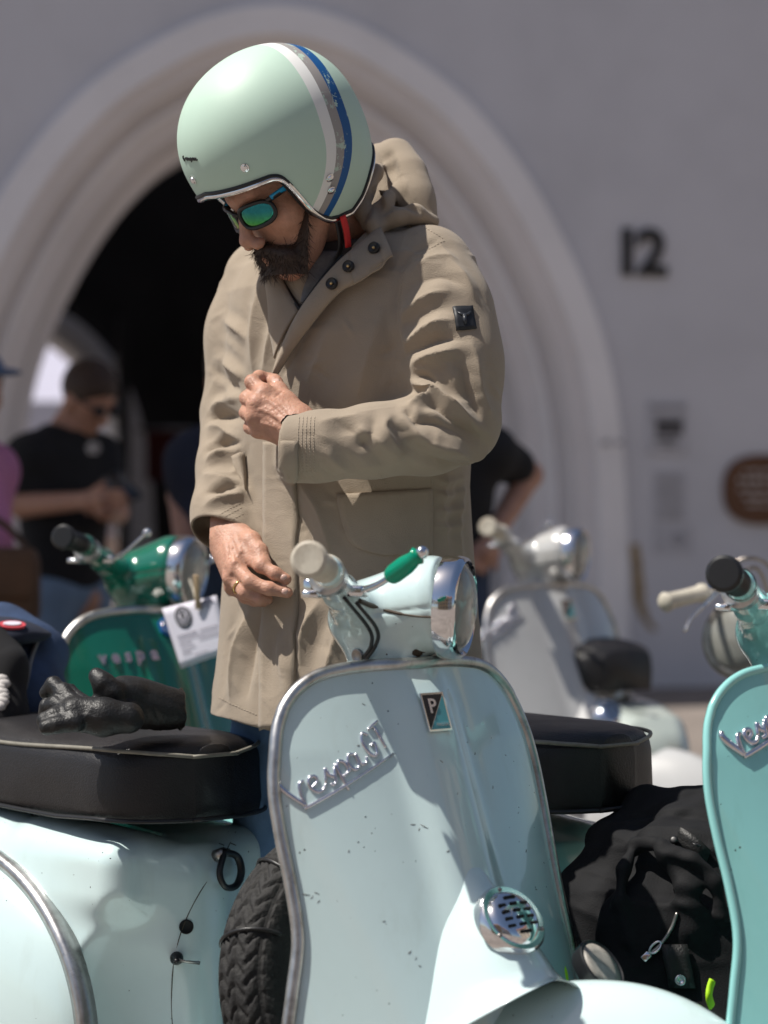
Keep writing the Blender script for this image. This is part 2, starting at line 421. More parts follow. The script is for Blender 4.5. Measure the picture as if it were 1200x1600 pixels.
def offset_half(o, n=56, side=1, base=HALF):
    t = np.gradient(base, axis=0); t /= np.linalg.norm(t, axis=1)[:, None]; nr = np.stack([t[:, 1], -t[:, 0]], 1)   # points inward (towards centre)
    P = base+nr*o if nr[60, 0] < 0 else base-nr*o
    keep = P[:, 0] > 0; i0 = int(np.argmax(keep))
    if i0 > 0:
        a, b = P[i0-1], P[i0]; u = (0-a[0])/(b[0]-a[0]); P = np.vstack([a+(b-a)*u, P[i0:]])
    P[0, 0] = 0
    P[-1, 1] = 0
    s = np.r_[0, np.cumsum(np.linalg.norm(np.diff(P, axis=0), axis=1))]; q = np.linspace(0, s[-1], n)
    P = np.stack([np.interp(q, s, P[:, 0]), np.interp(q, s, P[:, 1])], 1); P[:, 0] *= side
    return P
# wall surface: strips left and right of the outline, and the part above it
mb = MB(); ZT = 8.6; XL, XR = -9.0, 10.0
for side, xo in ((1, XR), (-1, XL)):
    P = offset_half(0, 56, side)
    nx = 14
    G = np.array([[(p[0]+(xo-p[0])*(k/nx)**1.2, 0, p[1]) for k in range(nx+1)] for p in P]); mb.add(grid(G))
zt = HALF[0][1]
mb.add(grid(np.array([[(XL+(XR-XL)*k/20, 0, z) for k in range(21)] for z in np.linspace(zt, ZT, 8)])))
me = mb.mesh('wall', smooth=False); obj('wall', me, M_PLASTER, house)
# mouldings swept round the arch
def sweep(prof, side, base=HALF, n=56):
    rows = [[(p[0], dy, p[1]) for p in offset_half(o, n, side, base)] for o, dy in prof]
    return grid(np.array(rows))
cove = lambda o0, y0, o1, y1, k, n=7: [(o0+(o1-o0)*math.sin(t)**k, y0+(y1-y0)*(1-math.cos(t))) for t in np.linspace(0, math.pi/2, n)]
for side in (1, -1):
    tg = .004
    obj('arch_band', sweep([(-.002, .02), (-.002, -.035), (.006, -.045), (.165, -.045), (.175, -.035), (.178, .012)], side), M_STONE, house, smooth=False)
    obj('arch_hollow', sweep([(.176, .0)]+[(.19+.14*math.sin(t), .004+.20*(1-math.cos(t))) for t in np.linspace(0, math.pi/2, 8)]+[(.335, .225)], side), M_STONE2, house)
    obj('arch_roll', sweep([(.333, .23)]+[(.365-.035*math.cos(t)*1.0, .215-.05*math.sin(t)) for t in np.linspace(.2, math.pi-.2, 8)]+[(.40, .235)], side), M_STONE, house)
    obj('arch_inner_hollow', sweep([(.399, .232)]+[(.405+.13*math.sin(t), .235+.20*(1-math.cos(t))) for t in np.linspace(0, math.pi/2, 8)]+[(.545, .45), (.60, .46), (.61, .49), (.61, .85)], side), M_STONE2, house)
# dark passage behind the arch
pas = []
for o, y in ((.612, .85), (.30, .86), (.30, 5.6)):
    pass
for side in (1, -1):
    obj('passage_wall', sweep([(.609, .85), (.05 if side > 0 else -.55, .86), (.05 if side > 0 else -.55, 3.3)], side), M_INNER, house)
shade_eave = box((.5, -.55, ZT+.08), (19.2, 1.25, .18)); obj('shade_eave', shade_eave, mat('eave_wood', (.16, .12, .09), rough=.8, vary=.3), house, smooth=False)  # unseen overhang, made deep to keep direct sun off the wall
rf = [(-9.1, -1.15, ZT+.18), (10.1, -1.15, ZT+.18), (10.1, 1.2, ZT+2.2), (-9.1, 1.2, ZT+2.2), (10.1, 3.7, ZT+.18), (-9.1, 3.7, ZT+.18)]
obj('roof', (rf, [(0,1,2,3), (3,2,4,5), (0,3,5), (1,4,2)]), mat('roof_tile', (.20, .09, .06), rough=.85, vary=.35, vscale=6, bump=.8, bscale=12), house, smooth=False)
# far end wall of the passage with its own arch, open to the daylight
D2 = 6.42
def endpt(px, py):
    d = np.array([(px-600)/F, 1, -(py-771)/F]); o = np.array([0, 0, EYE]); p0 = WC-WN*D2
    t = ((p0-o) @ WN)/(d @ WN); q = o+d*t; return (q-WC) @ WU, q[2]
cx2 = endpt(30, 700)[0]
h2 = [endpt(*p) for p in [(30,470),(80,482),(128,508),(178,562),(212,632),(232,720),(240,820)]]; h2 = [(x-cx2, z) for x, z in h2]; h2[0] = (0, h2[0][1]); h2.append((h2[-1][0]+.01, .5)); h2.append((h2[-1][0]+.01, 0))
HALF2 = spline([(x, 0, z) for x, z in h2], 100)[:, [0, 2]]
mb = MB(); zt2 = HALF2[0][1]
for side, xo in ((1, 4.5-cx2), (-1, -6.0-cx2)):
    P = offset_half(0, 40, side, HALF2); mb.add(grid(np.array([[(p[0]+(xo-p[0])*k/4+cx2, D2, p[1]) for k in range(5)] for p in P])))
mb.add(grid(np.array([[(-6+10.5*k/6, D2, z) for k in range(7)] for z in (zt2, 5.2)])))
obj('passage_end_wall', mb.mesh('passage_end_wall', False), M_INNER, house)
for side in (1, -1):
    v, f = sweep([(-.002, -.03), (.10, -.03), (.20, .05), (.235, .3), (.235, .7)], side, HALF2, 40); v = [(p[0]+cx2, p[1]+D2, p[2]) for p in v]
    obj('exit_arch_jamb', (v, f), M_STONE, house, smooth=False)
# the rest of the house, closing it off
obj('rear_wall', box((5.9, 3.45, 4.3), (8.2, .25, 8.58)), M_PLASTER, house, smooth=False)
obj('rear_wall', box((-5.4, 3.45, 4.3), (7.2, .25, 8.58)), M_PLASTER, house, smooth=False)
obj('rear_wall', box((0, 3.45, 6.15), (3.58, .25, 4.88)), M_PLASTER, house, smooth=False)
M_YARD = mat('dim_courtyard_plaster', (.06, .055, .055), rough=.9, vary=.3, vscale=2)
obj('added_yard_wall', box((-3.75, 5.0, 5.0), (.3, 2.7, 10)), M_YARD, house, smooth=False); obj('added_yard_wall', box((2.6, 5.0, 4.0), (.3, 2.7, 8)), M_YARD, house, smooth=False)  # unseen yard walls added; the tall left one blocks the sun
# rust-coloured run of damp beside the arch
M_DAMP = mat('ochre_damp_stain', (.33, .24, .13), rough=.95, vary=.35, vscale=12)
mb = MB(); pts = [(992, 850, 12), (996, 900, 14), (1000, 940, 13), (1008, 965, 10), (1022, 985, 8)]
S_ = spline(pts, 22); rows = []
for q in S_:
    a = wallpt(q[0]-q[2]*.5-random.random()*3, q[1], .004); b = wallpt(q[0]+q[2]*.5+random.random()*4, q[1], .004); rows.append([(a[0], -.004, a[1]), (b[0], -.004, b[1])])
obj('damp_stain', grid(np.array(rows)), M_DAMP, house, smooth=False)

# house number, plaques and signs on the wall
M_NUM = mat('black_iron', (.015, .013, .013), rough=.5, vary=.2)
M_PAPER = mat('grey_notice_paper', (.52, .515, .55), rough=.8, vary=.06, vscale=6)
M_PRINT = mat('dark_print', (.09, .085, .09), rough=.8, vary=.2)
M_PRINT2 = mat('faded_grey_print', (.36, .355, .38), rough=.8, vary=.15)
def wall_empty(name, px, py, label, cat, off=.0, group=None):
    x, z = wallpt(px, py, off); e = empty(name); e.matrix_world = M_WALL @ Matrix.Translation((x, -off, z)); tag(e, label, cat, group); return e
SW = 1/279.8*13.5/13.5
def on_wall(vf): return [(p[0], -p[2], p[1]) for p in vf[0]], vf[1]     # text plane x,y -> wall x,z
e = wall_empty('house_number', 1002, 398, 'black house number 12 fixed to the grey wall', 'house number', .012)
sz = .365
for ch, dx in (('1', -.085), ('2', .065)):
    v, f = on_wall(text_vf(ch, sz, .014, bold=.012)); obj('digit', ([(p[0]+dx, p[1], p[2]) for p in v], f), M_NUM, e, smooth=False)
for dx in (-.07, .03, .1):
    obj('screw', lathe([(.0, -.0), (.008, 0), (.008, .012)], 8, Matrix.Translation((dx, .01, .1-.2*abs(dx))) @ Matrix.Rotation(R(90), 4, 'Z')), M_STEEL, e)
e = wall_empty('notice_board', 1043, 668, 'small grey notice board with a dark picture, upper of the wall notices', 'notice', .01)
obj('board', box((0, .003, 0), (.235, .012, .30), bev=.003), M_PAPER, e, smooth=False)
mb = MB(); mb.add(box((0, -.006, .055), (.19, .004, .008))); mb.add(box((.01, -.006, .0), (.16, .004, .085))); mb.add(box((-.01, -.006, -.07), (.14, .004, .02)))
mb.add(box((0, -.006, -.105), (.1, .004, .012))); mb.add(box((0, -.006, .12), (.2, .004, .01)))
obj('print', mb.mesh('print', False), M_PRINT, e)
for sx in (-1, 1):
    for sz_ in (-1, 1): obj('screw', lathe([(.004, -.0), (.006, .004), (.006, .008)], 8, Matrix.Translation((sx*.1, -.01, sz_*.135)) @ Matrix.Rotation(R(90), 4, 'Z')), M_STEEL, e)
e = wall_empty('text_panel', 1046, 775, 'pale panel with rows of fine print under the notice board', 'notice', .006)
obj('board', box((0, .003, 0), (.20, .008, .29), bev=.002), M_PAPER, e, smooth=False)
mb = MB()
for k in range(13): mb.add(box((random.uniform(-.006, .006), -.003, .125-k*.021), (.15+random.uniform(-.02, .012), .003, .009)))
obj('print', mb.mesh('print', False), M_PRINT2, e)
e = wall_empty('emblem_panel', 1052, 842, 'faded panel with a small round emblem, lowest on the wall', 'notice', .006)
obj('board', box((0, .003, 0), (.24, .006, .17), bev=.002), M_PAPER, e, smooth=False)
obj('emblem_ring', tube([(.03+.035*math.cos(t), -.003, .03*math.sin(t)) for t in np.linspace(0, 2*math.pi, 18)[:-1]], .006, 5, True), M_PRINT2, e)
obj('emblem_bar', box((.03, -.003, 0), (.03, .003, .012)), M_PRINT2, e); obj('emblem_block', box((-.07, -.003, -.03), (.03, .003, .02)), M_PRINT2, e)
e = wall_empty('oval_sign', 1197, 765, 'brown oval sign with lines of white lettering on the wall', 'sign', .02)
M_BROWN = mat('brown_sign_enamel', (.115, .045, .018), rough=.45, vary=.12); M_WLET = mat('white_lettering', (.55, .52, .50), rough=.6, vary=.05)
def sup(a, b, n, m=48): return [(a*math.copysign(abs(math.cos(t))**(2/n), math.cos(t)), b*math.copysign(abs(math.sin(t))**(2/n), math.sin(t))) for t in np.linspace(0, 2*math.pi, m+1)[:-1]]
r0 = sup(.262, .205, 2.6)
obj('plate', loft([[(x*s_, y_, z*s_) for x, z in r0] for s_, y_ in ((1, .015), (1, -.004), (.985, -.008), (.96, -.008))]), M_BROWN, e, sharp=40)
for k, z in enumerate((.105, .055, .0, -.045, -.09)):
    mb = MB(); x = -.19+.03*abs(k-1.5)
    while x < .17:
        l = random.uniform(.02, .07); mb.add(box((x+l/2, -.010, z+random.uniform(-.002, .002)), (l, .003, .013 if k != 1 else .024))); x += l+.02
    obj('lettering', mb.mesh('lettering', False), M_WLET, e)
mk = wall_empty('wall_mark', 955, 692, 'faint grey painted level mark on the arch band', 'mark', .05)
obj('stroke', box((-.03, -.002, 0), (.05, .003, .03)), M_PRINT2, mk, smooth=False); obj('stroke', box((.05, -.002, 0), (.04, .003, .025)), M_PRINT2, mk, smooth=False)

# seen through the passage: gate leaf, red banner, market tent, houses across the next street
gate = empty('gate_leaf'); gate.matrix_world = M_WALL @ Matrix.Translation((endpt(183, 700)[0], D2-.5, 0)); tag(gate, 'dark narrow gate leaf standing open inside the archway passage', 'gate')
M_GATE = mat('dark_gate_wood', (.02, .018, .02), rough=.6, vary=.3)
obj('stile', box((0, 0, 1.28), (.09, .06, 2.5)), M_GATE, gate, smooth=False); obj('rail', box((.0, .3, 2.2), (.05, .6, .1)), M_GATE, gate, smooth=False); obj('rail', box((.0, .3, .4), (.05, .6, .1)), M_GATE, gate, smooth=False)
ban = empty('red_banner', W(278, 712, 17.5)); tag(ban, 'dark red banner hanging in the dark passage', 'banner')
obj('cloth', box((0, 0, 0), (.46, .03, .36), bev=.01), mat('dark_red_cloth', (.11, .018, .014), rough=.8, vary=.2), ban, smooth=False); obj('pole', tube([(-.3, 0, .19), (.3, 0, .19)], .015, 6), M_STEEL, ban)
tent = empty('market_tent', (W(105, 771, 27)[0], 27, 0)); tag(tent, 'white market tent beyond the archway passage', 'tent')
M_CANVAS = mat('white_tent_canvas', (.42, .41, .50), rough=.8, vary=.06)
hw_ = 2.1; zt_ = EYE+.95; zp = EYE+2.0
cano = [(-hw_, -hw_, zt_), (hw_, -hw_, zt_), (hw_, hw_, zt_), (-hw_, hw_, zt_), (.45, 0, zp), (-hw_, -hw_, zt_-.35), (hw_, -hw_, zt_-.35), (hw_, hw_, zt_-.35), (-hw_, hw_, zt_-.35)]
obj('canopy', (cano, [(0,1,4), (1,2,4), (2,3,4), (3,0,4), (0,1,6,5), (1,2,7,6), (2,3,8,7), (3,0,5,8)]), M_CANVAS, tent, smooth=False)
for sx in (-1, 1):
    for sy in (-1, 1): obj('leg', tube([(sx*(hw_-.04), sy*(hw_-.04), 0), (sx*(hw_-.04), sy*(hw_-.04), zt_)], .03, 6), M_STEEL, tent)
obj('table', box((0, -1.2, .72), (3.2, .8, .06)), M_CANVAS, tent, smooth=False)
def far_house(name, x, y, wd, ht, m, label, nwin=(3, 3), rz=0):
    e = empty(name, (x, y, 0), rz); tag(e, label, 'house')
    obj('wall', box((0, 4, ht/2), (wd, 8, ht)), m, e, smooth=False)
    obj('roof', ([(-wd/2-.3, -.4, ht), (wd/2+.3, -.4, ht), (wd/2+.3, 4, ht+3.5), (-wd/2-.3, 4, ht+3.5), (wd/2+.3, 8.4, ht), (-wd/2-.3, 8.4, ht)], [(0,1,2,3), (3,2,4,5), (0,3,5), (1,4,2)]), bpy.data.materials['roof_tile'], e, smooth=False)
    for i in range(nwin[0]):
        for j in range(nwin[1]):
            wx = -wd/2+wd*(i+.5)/nwin[0]; wz = 1.9+j*2.8
            if wz > ht-1: continue
            w_ = obj('window', box((wx, -.03, wz), (1.2, .08, 1.6)), M_FRAME, e, smooth=False)
            obj('pane', box((wx, -.08, wz), (1.0, .02, 1.4)), M_PANE, w_, smooth=False)
    return e
M_FRAME = mat('window_frame_paint', (.5, .48, .44), rough=.6); M_PANE = mat('window_pane', (.03, .035, .04), rough=.08, vary=.3)
far_house('far_house', -8.4, 41, 9.0, 9.0, mat('brown_plaster', (.30, .21, .17), rough=.9, vary=.1), 'brown plastered house seen through the archway passage', (4, 3))
far_house('far_house', -19, 43, 9.5, 10, mat('cream_plaster', (.45, .40, .33), rough=.9, vary=.1), 'cream house far left beyond the archway', (4, 3))

# the other sides of the square, which the paintwork and chrome reflect
far_house('added_bounce_house', 15.5, 2.0, 13, 9.5, mat('warm_cream_plaster', (.44, .38, .30), rough=.9, vary=.08), 'unseen cream house added on the right to bounce sunlight', (5, 3), R(-90))  # out-of-view house added to bounce sun onto the shaded sides
far_house('square_house', -6.5, -17, 12, 10, mat('ochre_plaster', (.42, .30, .17), rough=.9, vary=.08), 'ochre house across the square behind the camera', (5, 3), R(180))
far_house('square_house', 6.8, -18, 13, 9, mat('light_grey_plaster', (.50, .48, .46), rough=.9, vary=.08), 'light grey house across the square behind the camera', (5, 3), R(180))
# unseen parasol added left of the frame to put the bystanders in shade
pa = empty('added_shade_parasol', (-2.35, 7.4, 0)); tag(pa, 'unseen cream parasol added to shade the bystanders by the archway', 'parasol')
pc = [(1.95*math.cos(R(45*k+22)), 1.95*math.sin(R(45*k+22)), 3.5) for k in range(8)]
obj('canopy', ([(0, 0, 4.1)]+pc+[(x, y, 3.3) for x, y, z in pc], [(0, 1+k, 1+(k+1) % 8) for k in range(8)]+[(1+k, 9+k, 9+(k+1) % 8, 1+(k+1) % 8) for k in range(8)]), mat('parasol_canvas', (.55, .48, .38), rough=.9, vary=.06), pa, smooth=False)
obj('pole', tube([(0, 0, 0), (0, 0, 4.05)], .03, 12), M_STEEL, pa); obj('base', box((0, 0, .06), (.7, .7, .12), None, .02), M_STEEL, pa, smooth=False)
for x, y, z in pc: obj('rib', tube([(0, 0, 4.02), (x, y, z-.02)], .012, 6), M_STEEL, pa)
# ------------------------------------------------------------------ scooters (local: x forward, y left, z up, origin on the ground below the shield's top)
RK = math.tan(R(22))
OUT = spline([(0,.900),(.05,.9),(.10,.897),(.14,.889),(.172,.870),(.196,.840),(.210,.80),(.218,.755),(.219,.70),(.217,.64),(.219,.58),(.232,.52),(.244,.46),(.247,.40),(.215,.34),(.19,.295),(.14,.272)], 90)
def hw(z): return float(np.interp(-z, -OUT[:, 1], OUT[:, 0]))
def spine(z): return (.900-z)*RK*1.0+max(0, .40-z)*-.5
def shx(y, z):
    "x of the shield's front face"
    a = abs(y)
    return spine(z)-(1.15+1.15*max(0, min(1, (.80-z)/.45)))*y*y+.020*math.exp(-(y/.048)**4)*min(1, max(0, (.93-z)/.08))-.0
def sn(y, z):
    e = .002; n = Vector((1, -(shx(y+e, z)-shx(y-e, z))/(2*e), -(shx(y, z+e)-shx(y, z-e))/(2*e))); return n.normalized()
_mesh = {}
def cached(key, fn):
    if key not in _mesh: _mesh[key] = fn()
    return _mesh[key]
def sh_me():
    rows = []
    for t in np.linspace(0, 1, 70):
        z = .8995-(.8995-.275)*t**1.6; h = max(hw(z), .03)
        rows.append([(shx(v*h, z), v*h, z) for v in np.linspace(-1, 1, 61)])
    P = np.array(rows); v, f = thick(P, np.array([-.004, 0, -.001])); return fixn(mesh('legshield', v, f))
def trim_me(r=.0085):
    o = [(-y, z) for y, z in OUT[::-1]]+[(y, z) for y, z in OUT[1:]]
    pts = [(shx(y, z)-.002, y*1.006, z+(.002 if z > .85 else 0)) for y, z in o]
    return fixn(mesh('shield_trim', *tube(pts, r, 10)))
HC = [(.662, .030, .012), (.652, .034, .020), (.635, .040, .032), (.61, .052, .052), (.58, .068, .070), (.55, .084, .083), (.52, .099, .094), (.495, .112, .110), (.475, .126, .130)]
def hc_pt(v, t):
    z, w_, pr = [np.interp(t, np.linspace(0, 1, len(HC)), [q[i] for q in HC]) for i in range(3)]
    z = z + (.062*(1-abs(v)**1.6))*t**3 - .035*abs(v)**3*t**2
    y = v*w_
    return Vector((spine(z)-2.0*y*y*.6+pr*.88*(1-abs(v)**2.2)**1.0+.004-(.02*abs(v)**3), y, z))
def horn_me():
    P = np.array([[hc_pt(v, t) for v in np.linspace(-1, 1, 41)] for t in np.linspace(0, 1, 34)])
    v, f = thick(P, np.array([-.006, 0, -.002])); return fixn(mesh('horncast', v, f))
def head_sdf():
    s = SDF((-.16, -.3, -.08), (.14, .3, .19), .0032)
    s.add(s_cone((-.018, 0, .062), (.062, 0, .076), .047, .064)).add(s_cone((-.05, 0, .056), (-.02, 0, .06), .022, .036), .02)
    s.add(s_cone((-.004, 0, .04), (.010, 0, -.05), .050, .040), .03)
    s.add(s_cone((.01, 0, -.01), (.022, 0, -.06), .046, .050), .02)
    for y in (-1, 1):
        s.add(s_cone((-.03, y*.03, .060), (-.022, y*.13, .088), .031, .0205), .022).add(s_cone((-.022, y*.13, .088), (-.012, y*.225, .111), .0205, .019), .015)
        s.plane((.080, 0, .07), (1, 0, .05), .004)
    # joint between the top cover and the lower shell
    s.op((lambda P: P[..., 2]-.062-.12*P[..., 0], np.array([-.05, -.2, .03]), np.array([.075, .2, .1])), .004, 'groove', 0)
    return s
HM = Matrix.Translation((0, 0, 0))
AX = Vector((.07, 0, .074))                     # headlight centre in steering coordinates
def tyre_me(Rm, r, key, tread=True):
    n = 420; B = np.concatenate([np.linspace(-1.75, 1.75, 76), np.linspace(1.95, 2*math.pi-1.95, 14)]); m = len(B); rows = []
    for i in range(n+1 if False else n):
        a = 2*math.pi*i/n; row = []
        for j in range(m):
            b = B[j]; c, s_ = math.cos(b), math.sin(b)     # b=0 outward
            q = (abs(c)**.8*math.copysign(1, c)); rr = r*(1+.05*abs(math.sin(2*b)))
            h = 0
            if tread and c > .05:
                u = s_*r/.0125; w_ = a*Rm/.0216
                z1 = (w_+abs(((u+20) % 2)-1)*.75+(.5 if int(math.floor((u+20)/2)) % 2 else 0)) % 1.0
                h = -.0052*min(1, max(0, (.30-z1)/.06)) if z1 < .30 else 0
                if abs(((u+21) % 2)-1) > .86: h = -.0052
                if abs(s_) > .93: h *= .3
            R_ = Rm+(rr+h)*c; row.append((s_*(rr*1.02+h*.4), R_*math.sin(a), R_*math.cos(a)))
        rows.append(row)
    rows.append(rows[0])
    v, f = loft(rows[:-1], True, False); L = (n-1)*m
    f = list(f)+[(L+j, L+(j+1) % m, (j+1) % m, j) for j in range(m)]
    return fixn(mesh(key, v, f))
def rim_me():
    mb = MB(); mb.add(lathe([(.02, .03), (.05, .034), (.09, .012), (.115, .014), (.128, .03), (.136, .032), (.136, -.032), (.128, -.03), (.115, -.012), (.05, -.03), (.02, -.03)], 36))
    return mb.mesh('rim', True, 40)
def fender_sdf():
    s = SDF((.0, -.14, .18), (.60, .14, .58), .0045)
    s.add(s_ell((.305, 0, .272), (.262, .098, .262)))
    s.add(s_ell((.22, 0, .345), (.14, .085, .150)), .05)
    s.cut(s_ell((.295, 0, .262), (.25, .088, .25)), .004)
    s.plane((.3, 0, .235), (.18, 0, -1), .004)
    return s
XB = [(-.385, .040, .625, .25), (-.405, .060, .648, .24), (-.46, .100, .658, .22), (-.55, .132, .664, .22), (-.75, .148, .668, .24), (-.95, .145, .665, .26), (-1.08, .130, .65, .28), (-1.17, .10, .625, .30), (-1.23, .055, .57, .34)]
def body_sdf():
    s = SDF((-1.30, -.32, .17), (-.34, .32, .74), .006)
    xs = np.array([q[0] for q in XB])[::-1]; A = [np.array([q[i] for q in XB])[::-1] for i in (1, 2, 3)]
    def fn(P):
        x = P[..., 0]; hw_ = np.interp(x, xs, A[0]); zt = np.interp(x, xs, A[1]); zb = np.interp(x, xs, A[2])
        cz = (zt+zb)/2; hz = (zt-zb)/2; rd = np.minimum(.05, hw_*.8)
        q1 = np.abs(P[..., 1])-(hw_-rd); q2 = np.abs(P[..., 2]-cz)-(hz-rd)
        d = np.sqrt(np.maximum(q1, 0)**2+np.maximum(q2, 0)**2)+np.minimum(np.maximum(q1, q2), 0)-rd
        ex = np.maximum(x-xs[-1], xs[0]-x)
        return smax(d*.93, ex, .03)
    s.op((fn, np.array([-1.24, -.2, .2]), np.array([-.37, .2, .72])), 0, 'add', .03)
    for y in (-1, 1):
        s.add(s_ell((-.80, y*.125, .46), (.36, .07, .195)), .05)
        s.add(s_box((-.545, y*.095, .605), (.13, .05, .055), .035), .04)
        s.cut(s_ell((-.345, y*.212, .405), (.158, .186, .240)), .005)
    return s
CW = (-.79, -.165, .375); CR = (.315, .085, .245)
def cowl_sdf():
    s = SDF((-1.16, -.30, .10), (-.42, -.08, .66), .005)
    s.add(s_ell(CW, CR)); s.plane((-.7, CW[1]+.02, .4), (0, 1, 0), .004)
    return s
def cowl_trim_me():
    rows = []
    for a in np.linspace(R(-38), R(218), 70):
        c = Vector((math.cos(a), 0, math.sin(a))); n = Vector((c.x/CR[0], 0, c.z/CR[2])).normalized()
        P = Vector((CW[0]+CR[0]*c.x, CW[1], CW[2]+CR[2]*c.z))
        rows.append([P+n*o+Vector((0, y, 0)) for o, y in ((-.006, .012), (.012, .012), (.0135, -.010), (.009, -.018), (-.006, -.016))])
    return fixn(mesh('cowl_trim', *loft(rows)))
_sx = np.linspace(-1.13, -.283, 600); _k = np.exp(-np.linspace(-2.2, 2.2, 21)**2); _k /= _k.sum()
def _sm(a): return np.convolve(np.pad(a, 10, mode='edge'), _k, 'valid')
_sh = _sm(np.where(_sx < -.42, np.interp(_sx, [-1.0, -.97, -.9, -.6, -.42], [.08, .112, .130, .139, .138]), .138*np.sqrt(np.clip(1-np.clip((_sx+.42)/.128, 0, 1)**2.6, .04, 1))))
_sz = _sm(np.interp(_sx, [-1.0, -.97, -.9, -.7, -.5, -.40, -.335, -.305, -.293], [.775, .79, .80, .803, .803, .803, .801, .797, .792]))
def seat_sec(x): return float(np.interp(x+.10, _sx, _sh)), float(np.interp(x+.10, _sx, _sz))
ZSB = .685
def seat_me():
    rows = []
    for x in np.concatenate([-.393-.067*np.linspace(0, 1, 16)**1.8, np.linspace(-.48, -1.04, 26), np.linspace(-1.05, -1.1, 7)]):
        h, zt = seat_sec(x); zb = ZSB+.006*max(0, min(1, (x+.6)/.1))
        sag = .004*math.sin(x*23)
        half_ = [(h*.0, zt+.006), (h*.35, zt+.005), (h*.65, zt+.001), (h*.86, zt-.008), (h*.965, zt-.020), (h*1.0, zt-.034), (h*1.012, (zt+zb)/2-.01), (h*1.005+sag, zb+.02), (h*.985, zb+.002), (h*.93, zb-.001), (0, zb)]
        ring = half_+[(-a, b) for a, b in half_[-2:0:-1]]
        rows.append([(x+(.006*math.sin(6*b)), a, b) for a, b in ring])
    return fixn(mesh('seat', *loft(rows)))
def piping_me(dz=.021, k=.975, r=.0030, x1=-1.06):
    pts = []
    for side in (-1, 1):
        L = []
        for x in x1+(-.3945-x1)*(1-(1-np.linspace(0, 1, 70))**2.2):
            h, zt = seat_sec(x); q = max(0, min(1, (x+.78)/.34)); q = q*q*(3-2*q); L.append((x+.002-.006*q*max(0, (x+.50)/.1055), side*h*(k-.030*q), zt-dz+.011*q))
        pts += L if side < 0 else L[::-1]
    return fixn(mesh('piping', *tube(spline(pts, 260), r, 8)))
def flange_me():
    pts = []
    for side in (-1, 1):
        L = [(x+.004, side*(seat_sec(x)[0]*1.0+.002), ZSB+.004+.006*max(0, min(1, (x+.6)/.1))) for x in -1.08+.6855*(1-(1-np.linspace(0, 1, 60))**2.2)]; pts += L if side < 0 else L[::-1]
    return fixn(mesh('seat_flange', *tube(spline(pts, 220), .0036, 8, flat=.8)))
def floor_me():
    P = np.array([[(x, y, .262+.02*max(0, x-.05)/.2-.03*(abs(y)/.2)**4) for y in np.linspace(-.215, .215, 21)] for x in np.linspace(-.52, .145, 20)])
    v, f = thick(P, np.array([0, 0, -.012])); return fixn(mesh('floorboard', v, f))
def grip_me():
    prof = [(.006, .0), (.0195, .0), (.0205, .003), (.0205, .010), (.0175, .016), (.0165, .03), (.0168, .06), (.0172, .09), (.018, .104), (.0225, .110), (.0225, .116), (.018, .120)]
    mb = MB(); mb.add(lathe([(a, b) for a, b in prof], 28))
    for k in range(9): mb.add(lathe([(.0170, .034+k*.007), (.0180, .036+k*.007), (.0170, .038+k*.007)], 24))
    return mb.mesh('grip', True, 35)
SCRIPT = {
 'V': [[(.05,1.75),(-.12,1.45),(-.05,.95),(.15,.35),(.42,-.35)], [(.42,-.35),(.50,.35),(.75,.95),(1.05,1.05)]],
 'e': [[(1.10,.42),(1.62,.62),(1.66,.95),(1.36,1.0),(1.15,.6),(1.28,.12),(1.6,.02),(1.95,.28)]],
 's': [[(1.95,.28),(2.38,1.05),(2.33,.65),(2.56,.30),(2.38,.0),(2.12,.06)], [(2.4,.02),(2.85,.85)]],
 'p': [[(2.95,1.0),(2.78,-.75)], [(2.9,.55),(3.2,1.0),(3.46,.72),(3.36,.2),(2.95,.1)], [(3.3,.15),(3.62,.3)]],
 'a': [[(4.2,.85),(3.92,1.02),(3.62,.62),(3.70,.12),(4.05,.12),(4.26,.86),(4.22,.2),(4.5,.05),(4.75,.35)]],
 'G': [[(5.55,1.35),(5.3,1.62),(4.98,1.1),(5.02,.32),(5.34,.1),(5.6,.75),(5.3,.72)]],
 'T': [[(5.7,1.62),(6.55,1.7)], [(6.15,1.65),(6.02,.1)]],
 '-': [[(.42,-.4),(.75,-.42),(6.2,-.42)]],
}
def script_me(letters, y0, z0, sc, ang, flip=1, r=.0030, bar=6.2, studs=False):
    "script lettering laid on the right wing of the shield; text runs towards +y"
    mb = MB(); ca, sa = math.cos(ang), math.sin(ang)
    for ch in letters:
        for st in SCRIPT[ch]:
            st = [(min(a, bar), b) for a, b in st] if ch == '-' else st
            pts = spline(st, 5*len(st)); out = []
            for i, (a, b) in enumerate(pts):
                b *= .82; y = y0+sc*(a*ca-b*sa); z = z0+sc*(a*sa+b*ca); n = sn(y, z); p = Vector((shx(y, z), y, z))+n*.0010; out.append(p)
            rr = [r*(1.35 if ch in 'V' and st is SCRIPT['V'][0] else 1)*(.75+.35*math.sin(math.pi*k/(len(out)-1))) for k in range(len(out))]
            mb.add(tube(out, rr, 8))
    if studs:
        for a, b in ((.15,.2),(1.3,.6),(2.4,.4),(3.3,.5),(4.0,.5),(5.2,1.2)):
            y = y0+sc*(a*ca-b*sa); z = z0+sc*(a*sa+b*ca); mb.add(sph((shx(y, z)+.006, y, z), .006, 8))
    return mb.mesh('script_emblem')
def on_shield(y, z, lift=.001, roll=0):
    n = sn(y, z); p = Vector((shx(y, z), y, z))+n*lift
    M = frame(p, Vector((0, 1, 0)), Vector((0,0,1)) if False else n)      # local x = left, z = out of the shield
    return M @ Matrix.Rotation(roll, 4, 'Z')
M_EMB = mat('emblem_chrome', (.70, .69, .74), rough=.22, metal=1, vary=.1, vscale=40)
